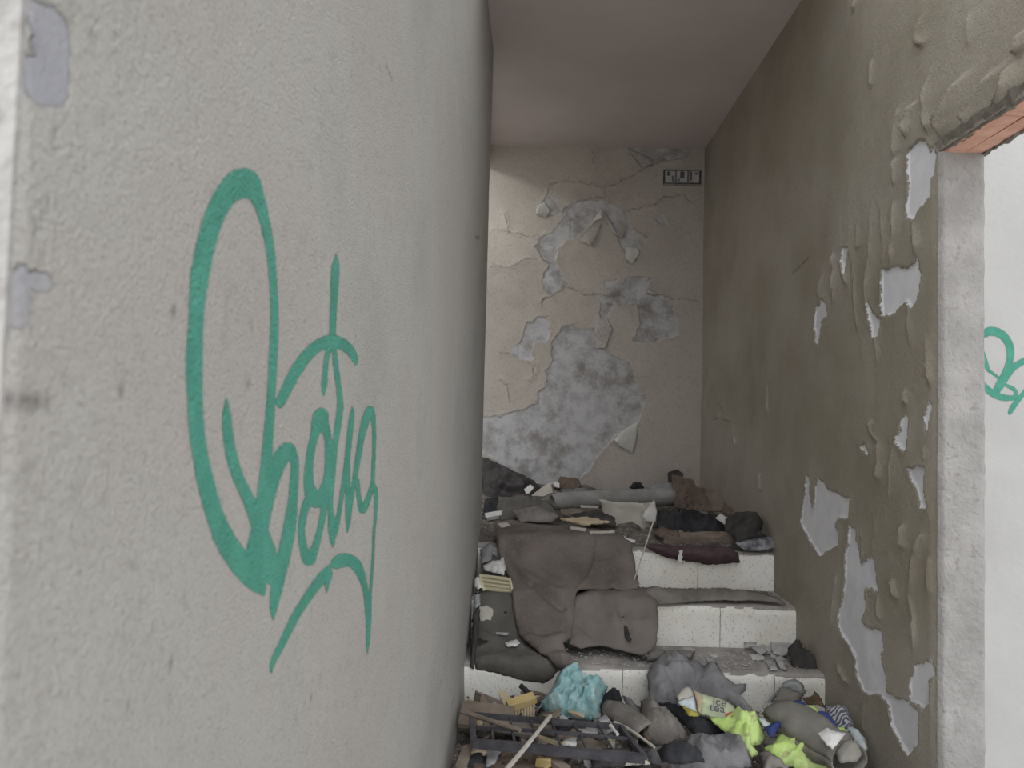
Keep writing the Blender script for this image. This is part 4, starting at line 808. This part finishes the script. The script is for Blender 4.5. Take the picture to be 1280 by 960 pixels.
# sticks and boards around the rack
def pk(lab, a, b, wd, th, mat, z0, z1=None, name='board', cat=None, **kw):
    o = plank(name, G(*a, z0), G(*b, z0 if z1 is None else z1), wd, th, mat, **kw); tag(o, lab, cat or name); return o
o = stick('pale_stick', [G(633, 962, .34), G(660, 930, .335), G(688, 895, .325)], .007, M_CREAM, seed=3, taper=.9); tag(o, 'pale straight stick lying across the metal rack', 'stick')
o = stick('grey_stick', [G(577, 889, .318), G(610, 900, .32), G(650, 913, .325)], .009, M_WOOD, seed=4); tag(o, 'grey weathered stick lying across the rack end near the graffiti wall', 'stick')
o = stick('thin_branch', [G(768, 903, .31), G(790, 914, .31), G(818, 934, .305)], .005, M_CREAM, seed=5); tag(o, 'thin pale branch in front of the rolled brown rug', 'branch')
o = stick('white_peg', [G(763, 907, .325), G(772, 918, .32)], .006, M_PAPER, seed=6); tag(o, 'short white peg on the end of the metal rack', 'peg')
pk('brown wooden board under the front of the metal rack', (600, 962), (640, 940), .13, .012, M_RUSTB, .255, seed=21)
pk('wide brown board poking out below the metal rack', (620, 968), (690, 948), .12, .012, M_RUSTB, .262, seed=22)
pk('pale plank sloping out below the metal rack', (680, 940), (708, 964), .035, .014, M_WOOD, .285, .275, name='plank', seed=23)
pk('narrow plank leaning toward the graffiti wall', (586, 932), (574, 964), .03, .012, M_WOOD, .275, name='plank', seed=24)
pk('light plywood offcut beside the rack corner', (588, 938), (606, 938), .05, .01, M_WOODL, .27, name='offcut', seed=25)
pk('olive board under the middle of the metal rack', (642, 918), (664, 900), .12, .012, M_YELL if False else M_BROWNGR, .262, seed=26)
pk('grey brown board between the rack bars', (668, 905), (718, 918), .06, .012, M_WOOD, .268, seed=27)
pk('brown board between the rack bars beside the white plate', (728, 928), (756, 938), .07, .012, M_WOOD, .265, seed=28)
pk('thin strip of wood crossing below the rack bars', (672, 920), (706, 932), .016, .008, M_WOODL, .285, name='strip', seed=29)
pk('short yellow wooden dowel below the rack', (672, 950), (688, 956), .024, .020, M_WOODY, .28, name='dowel', seed=30)
pk('small yellow sponge beside the rack end', (759, 931), (768, 931), .05, .03, M_IVORY, .275, name='sponge', seed=31)
o = drape('white_plate_shard', [(702,931),(710,926),(720,925),(720,935),(702,934)], HZ(.28), M_PAPER, thick=.005, dome=.006, fold=0, step=2, seed=56); tag(o, 'white plate shard between the rack bars', 'shard')
o = drape('grey_plate', [(746,911),(760,903),(765,906),(770,915),(756,922),(748,918)], HZ(.27), M_PLASTIC, thick=.005, dome=.003, fold=0, step=2.5, seed=57); tag(o, 'grey sheet offcut below the rack end', 'offcut')
o = drape('grey_plate', [(748,903),(757,896),(763,904),(752,907)], HZ(.30), M_PLASTIC, thick=.005, dome=.003, fold=0, step=2.5, seed=58); tag(o, 'small grey sheet offcut below the turquoise bag', 'offcut')
o = drape('white_paper', [(722,914),(745,913),(748,920),(732,919)], HZ(.275), M_PAPER, thick=.003, dome=.005, fold=.006, fs=14, step=2.5, seed=59); tag(o, 'white paper sheet under the far bars of the rack', 'paper')
o = drape('paper_shard', [(794,962),(798,950),(801,943),(806,950),(812,962)], SL(2.3, .27, .6), M_CREAM, thick=.004, dome=.004, fold=.003, step=2.5, seed=60, lift=.02); tag(o, 'pointed beige cardboard shard beside the rack end', 'cardboard')
o = drape('paper_sheet', [(765,950),(790,948),(796,960),(770,962)], SL(2.3, .26, .4), M_CREAM, thick=.003, dome=.006, fold=.006, step=2.5, seed=61, lift=.01); tag(o, 'creased beige paper below the rack end', 'paper')
o = drape('black_crate_lining', [(580,962),(584,945),(606,943),(610,962)], HZ(.25), M_BLACK, thick=.004, dome=.01, fold=.015, fs=12, step=3, seed=62); tag(o, 'black plastic sheet below the rack corner', 'plastic')
o = drape('dark_plastic_sheet', [(735,948),(760,944),(790,950),(780,962),(740,962)], HZ(.255), M_DARKCL, thick=.004, dome=.015, fold=.02, fs=12, step=3, seed=63); tag(o, 'dark plastic sheet below the metal rack', 'plastic')
o = drape('dark_rag', [(690,905),(708,902),(714,914),(700,916),(690,912)], HZ(.275), M_BLACK, thick=.004, dome=.015, fold=.02, fs=12, step=2.5, seed=64); tag(o, 'black rag under the back bar of the rack', 'rag')
o = drape('grey_plate', [(608,962),(609,934),(630,936),(618,958)], HZ(.262), M_PLASTIC, thick=.006, dome=.002, fold=0, step=3, seed=65); tag(o, 'dark grey plate standing between brown board and plywood offcut', 'plate')

# ------------------------------------------------------------------ small loose fragments, each its own object
def frag_mesh(name, kind, seed):
    r = random.Random(seed)
    if kind == 'chip':
        n = r.randint(5, 7); V = []; h = r.uniform(.004, .009)
        for zz in (0, h):
            for k in range(n): a = 6.283*k/n; q = r.uniform(.6, 1) if zz == 0 else 0; V.append((math.cos(a)*(.022+.006*((k*7+seed) % 3)), math.sin(a)*(.014+.005*((k*5+seed) % 3)), zz))
        Fc = [list(range(n))[::-1], list(range(n, 2*n))]+[[k, (k+1) % n, n+(k+1) % n, n+k] for k in range(n)]
    else:
        L = r.uniform(.05, .11); w2 = r.uniform(.005, .011); V = []
        for x, s_ in ((-L/2, .6), (-L*.1, 1), (L*.3, .9), (L/2, .35)):
            for y, z in ((-w2*s_, 0), (w2*s_, 0), (w2*s_*.8, .008*s_), (-w2*s_*.8, .008*s_)): V.append((x, y+r.uniform(-.001, .001), z))
        Fc = [[3, 2, 1, 0], [12, 13, 14, 15]]+[[i*4+k, i*4+(k+1) % 4, i*4+4+(k+1) % 4, i*4+4+k] for i in range(3) for k in range(4)]
    return mesh(name, V, Fc)
CH = [frag_mesh('plaster_chip', 'chip', k) for k in range(5)]; WS = [frag_mesh('wood_splinter', 'splinter', k) for k in range(5)]
rnd = random.Random(77)
NICE = {'white_paper': 'white', 'plaster_flake': 'light grey', 'cream_sheet': 'cream', 'grey_brown_cloth': 'brown', 'weathered_wood': 'grey brown', 'charred_dark': 'blackened', 'rusty_brown_board': 'dark reddish', 'pale_wood': 'pale yellow'}
def scatter(n, kind, area, zf, label, group, mats, tilt=.5):
    for i in range(n):
        src = (CH if kind == 'chip' else WS)[rnd.randrange(5)]; mat = rnd.choice(mats)
        key = src.name+mat.name
        me = bpy.data.meshes.get(key)
        if me is None: me = src.copy(); me.name = key; me.materials.append(mat)
        o = bpy.data.objects.new('plaster_chip' if kind == 'chip' else 'wood_splinter', me); col.objects.link(o)
        x = rnd.uniform(*area[0]); y = rnd.uniform(*area[1]); o.location = (x, y, zf(x, y)); s_ = rnd.uniform(.7, 1.35); o.scale = (s_, s_, s_)
        o.rotation_euler = (rnd.uniform(-tilt, tilt), rnd.uniform(-tilt, tilt)*.5, rnd.uniform(0, 6.28)); tag(o, label.format(NICE[mat.name]), 'chip' if kind == 'chip' else 'splinter', group)
zl = lambda x, y: .69+.10*max(0, min(1, (y-4.3)/.6))*.6
scatter(34, 'chip', ((XL+.06, .95), (3.52, 4.6)), zl, '{} plaster chip lying among the rubble on the landing', 'plaster chips on the landing', [M_PAPER, M_FLAKEG, M_CREAM, M_BROWNGR])
scatter(34, 'splinter', ((XL+.06, .95), (3.52, 4.7)), zl, '{} wood splinter lying among the rubble on the landing', 'wood splinters on the landing', [M_WOOD, M_DARK, M_RUSTB])
scatter(46, 'splinter', ((XL+.06, .50), (2.25, 2.80)), lambda x, y: .215+.05*rnd.random(), '{} wood splinter lying in the heap at the foot of the stairs', 'wood splinters at the foot of the stairs', [M_WOOD, M_RUSTB, M_DARK, M_WOODL, M_WOOD])
scatter(40, 'chip', ((XL+.06, .60), (2.25, 2.80)), lambda x, y: .215+.04*rnd.random(), '{} plaster chip lying in the heap at the foot of the stairs', 'plaster chips at the foot of the stairs', [M_FLAKEG, M_BROWNGR, M_CREAM, M_DARK])
scatter(16, 'chip', ((.45, 1.02), (2.95, 3.15)), lambda x, y: .338, '{} plaster chip lying on the third tread', 'plaster chips on the third tread', [M_FLAKEG, M_PAPER], .1)
scatter(10, 'chip', ((XL+.03, -.08), (2.95, 3.40)), lambda x, y: .345+.55*(y-2.9), '{} plaster chip between carpet and graffiti wall', 'plaster chips beside the carpet', [M_FLAKEG, M_PAPER, M_DARK])

# ------------------------------------------------------------------ loose paint flakes on the walls, switch box
def flake(poly, mat, seed, tip, out, wall):
    tip = np.array(tip, float)
    def f(uv):
        d = np.hypot(uv[:, 0]-tip[0], uv[:, 1]-tip[1]); R_ = max(np.hypot(*(np.array(p)-tip)) for p in poly); return out*np.clip(1-d/R_, 0, 1)**1.5
    return drape('paint_flake', poly, HY(YB), mat, thick=.002, dome=.002, fold=.002, step=1.8, ragged=.3, seed=seed, curl=f, lift=.006, parent=wall)
flake([(669,271),(672,257),(681,253),(688,262),(686,270),(682,274)], M_FLAKE, 1, (669,271), .05, wb)
flake([(753,258),(745,270),(737,283),(744,277),(752,275)], M_FLAKE, 2, (752,275), .05, wb)
flake([(724,303),(731,304),(737,310),(746,296),(753,278),(740,286),(734,290)], W_BACK, 3, (737,310), .05, wb)
flake([(784,284),(778,281),(772,290),(771,296),(778,300)], W_BACK, 10, (771,296), .04, wb)
flake([(755,262),(760,272),(768,288),(773,296),(766,294),(757,276)], W_BACK, 4, (773,296), .03, wb)
flake([(767,549),(776,540),(797,527),(796,545),(790,567),(782,562),(773,558)], M_FLAKE, 5, (770,552), .045, wb)
flake([(784,186),(803,213),(816,207),(811,200),(798,192)], W_BACK, 6, (803,213), .05, wb)
flake([(782,308),(797,310),(800,318),(790,331),(781,324)], M_FLAKE, 7, (783,330), .03, wb)
flake([(806,362),(818,364),(826,371),(812,369)], W_BACK, 8, (812,371), .03, wb)
flake([(742,400),(760,398),(766,412),(756,436),(745,436)], W_BACK, 9, (750,440), .02, wb)

g = empty('switch_box', tuple(D(852, 232, YB-.01))); tag(g, 'row of three broken electrical sockets high on the back wall', 'socket')
bx0 = D(829, 214, YB-.006); bx1 = D(876, 231, YB-.006)
def wbox(name, u0, v0, u1, v1, d0, d1, mat, par):
    a = D(u0, v0, YB); b = D(u1, v1, YB); V, Fc = boxes([(a[0], YB-d1, b[2], b[0], YB-d0, a[2])]); return link(name, mesh(name, V, Fc), mat, par)
wbox('backplate', 829, 213, 876, 232, -.02, .010, M_DARKCL, g)
for i, (u0, u1) in enumerate(((831, 843), (845.5, 858), (861, 873))):
    q = wbox('socket_module', u0, 215, u1, 229.5, .008, .022, M_FLAKEG, g)
    wbox('contact', u0+(2, 4, 1)[i], 216, u0+(6, 9, 3)[i], (221, 224, 227)[i], .020, .025, M_MAT, q); wbox('contact', u0+(8, 1.5, 7)[i], (221, 225, 217)[i], u0+(11, 3.5, 11)[i], (228, 228, 220)[i], .020, .026, M_GREYCL2, q)
for (u0, v0, u1, v1) in ((829, 212.5, 876, 214.5), (829, 230.5, 876, 232.5), (843, 213, 845.5, 232), (858.5, 213, 860.5, 232)):
    wbox('frame_bar', u0, v0, u1, v1, .004, .018, M_GREYCL2 if v1-v0 > 5 else M_PLAST, g)
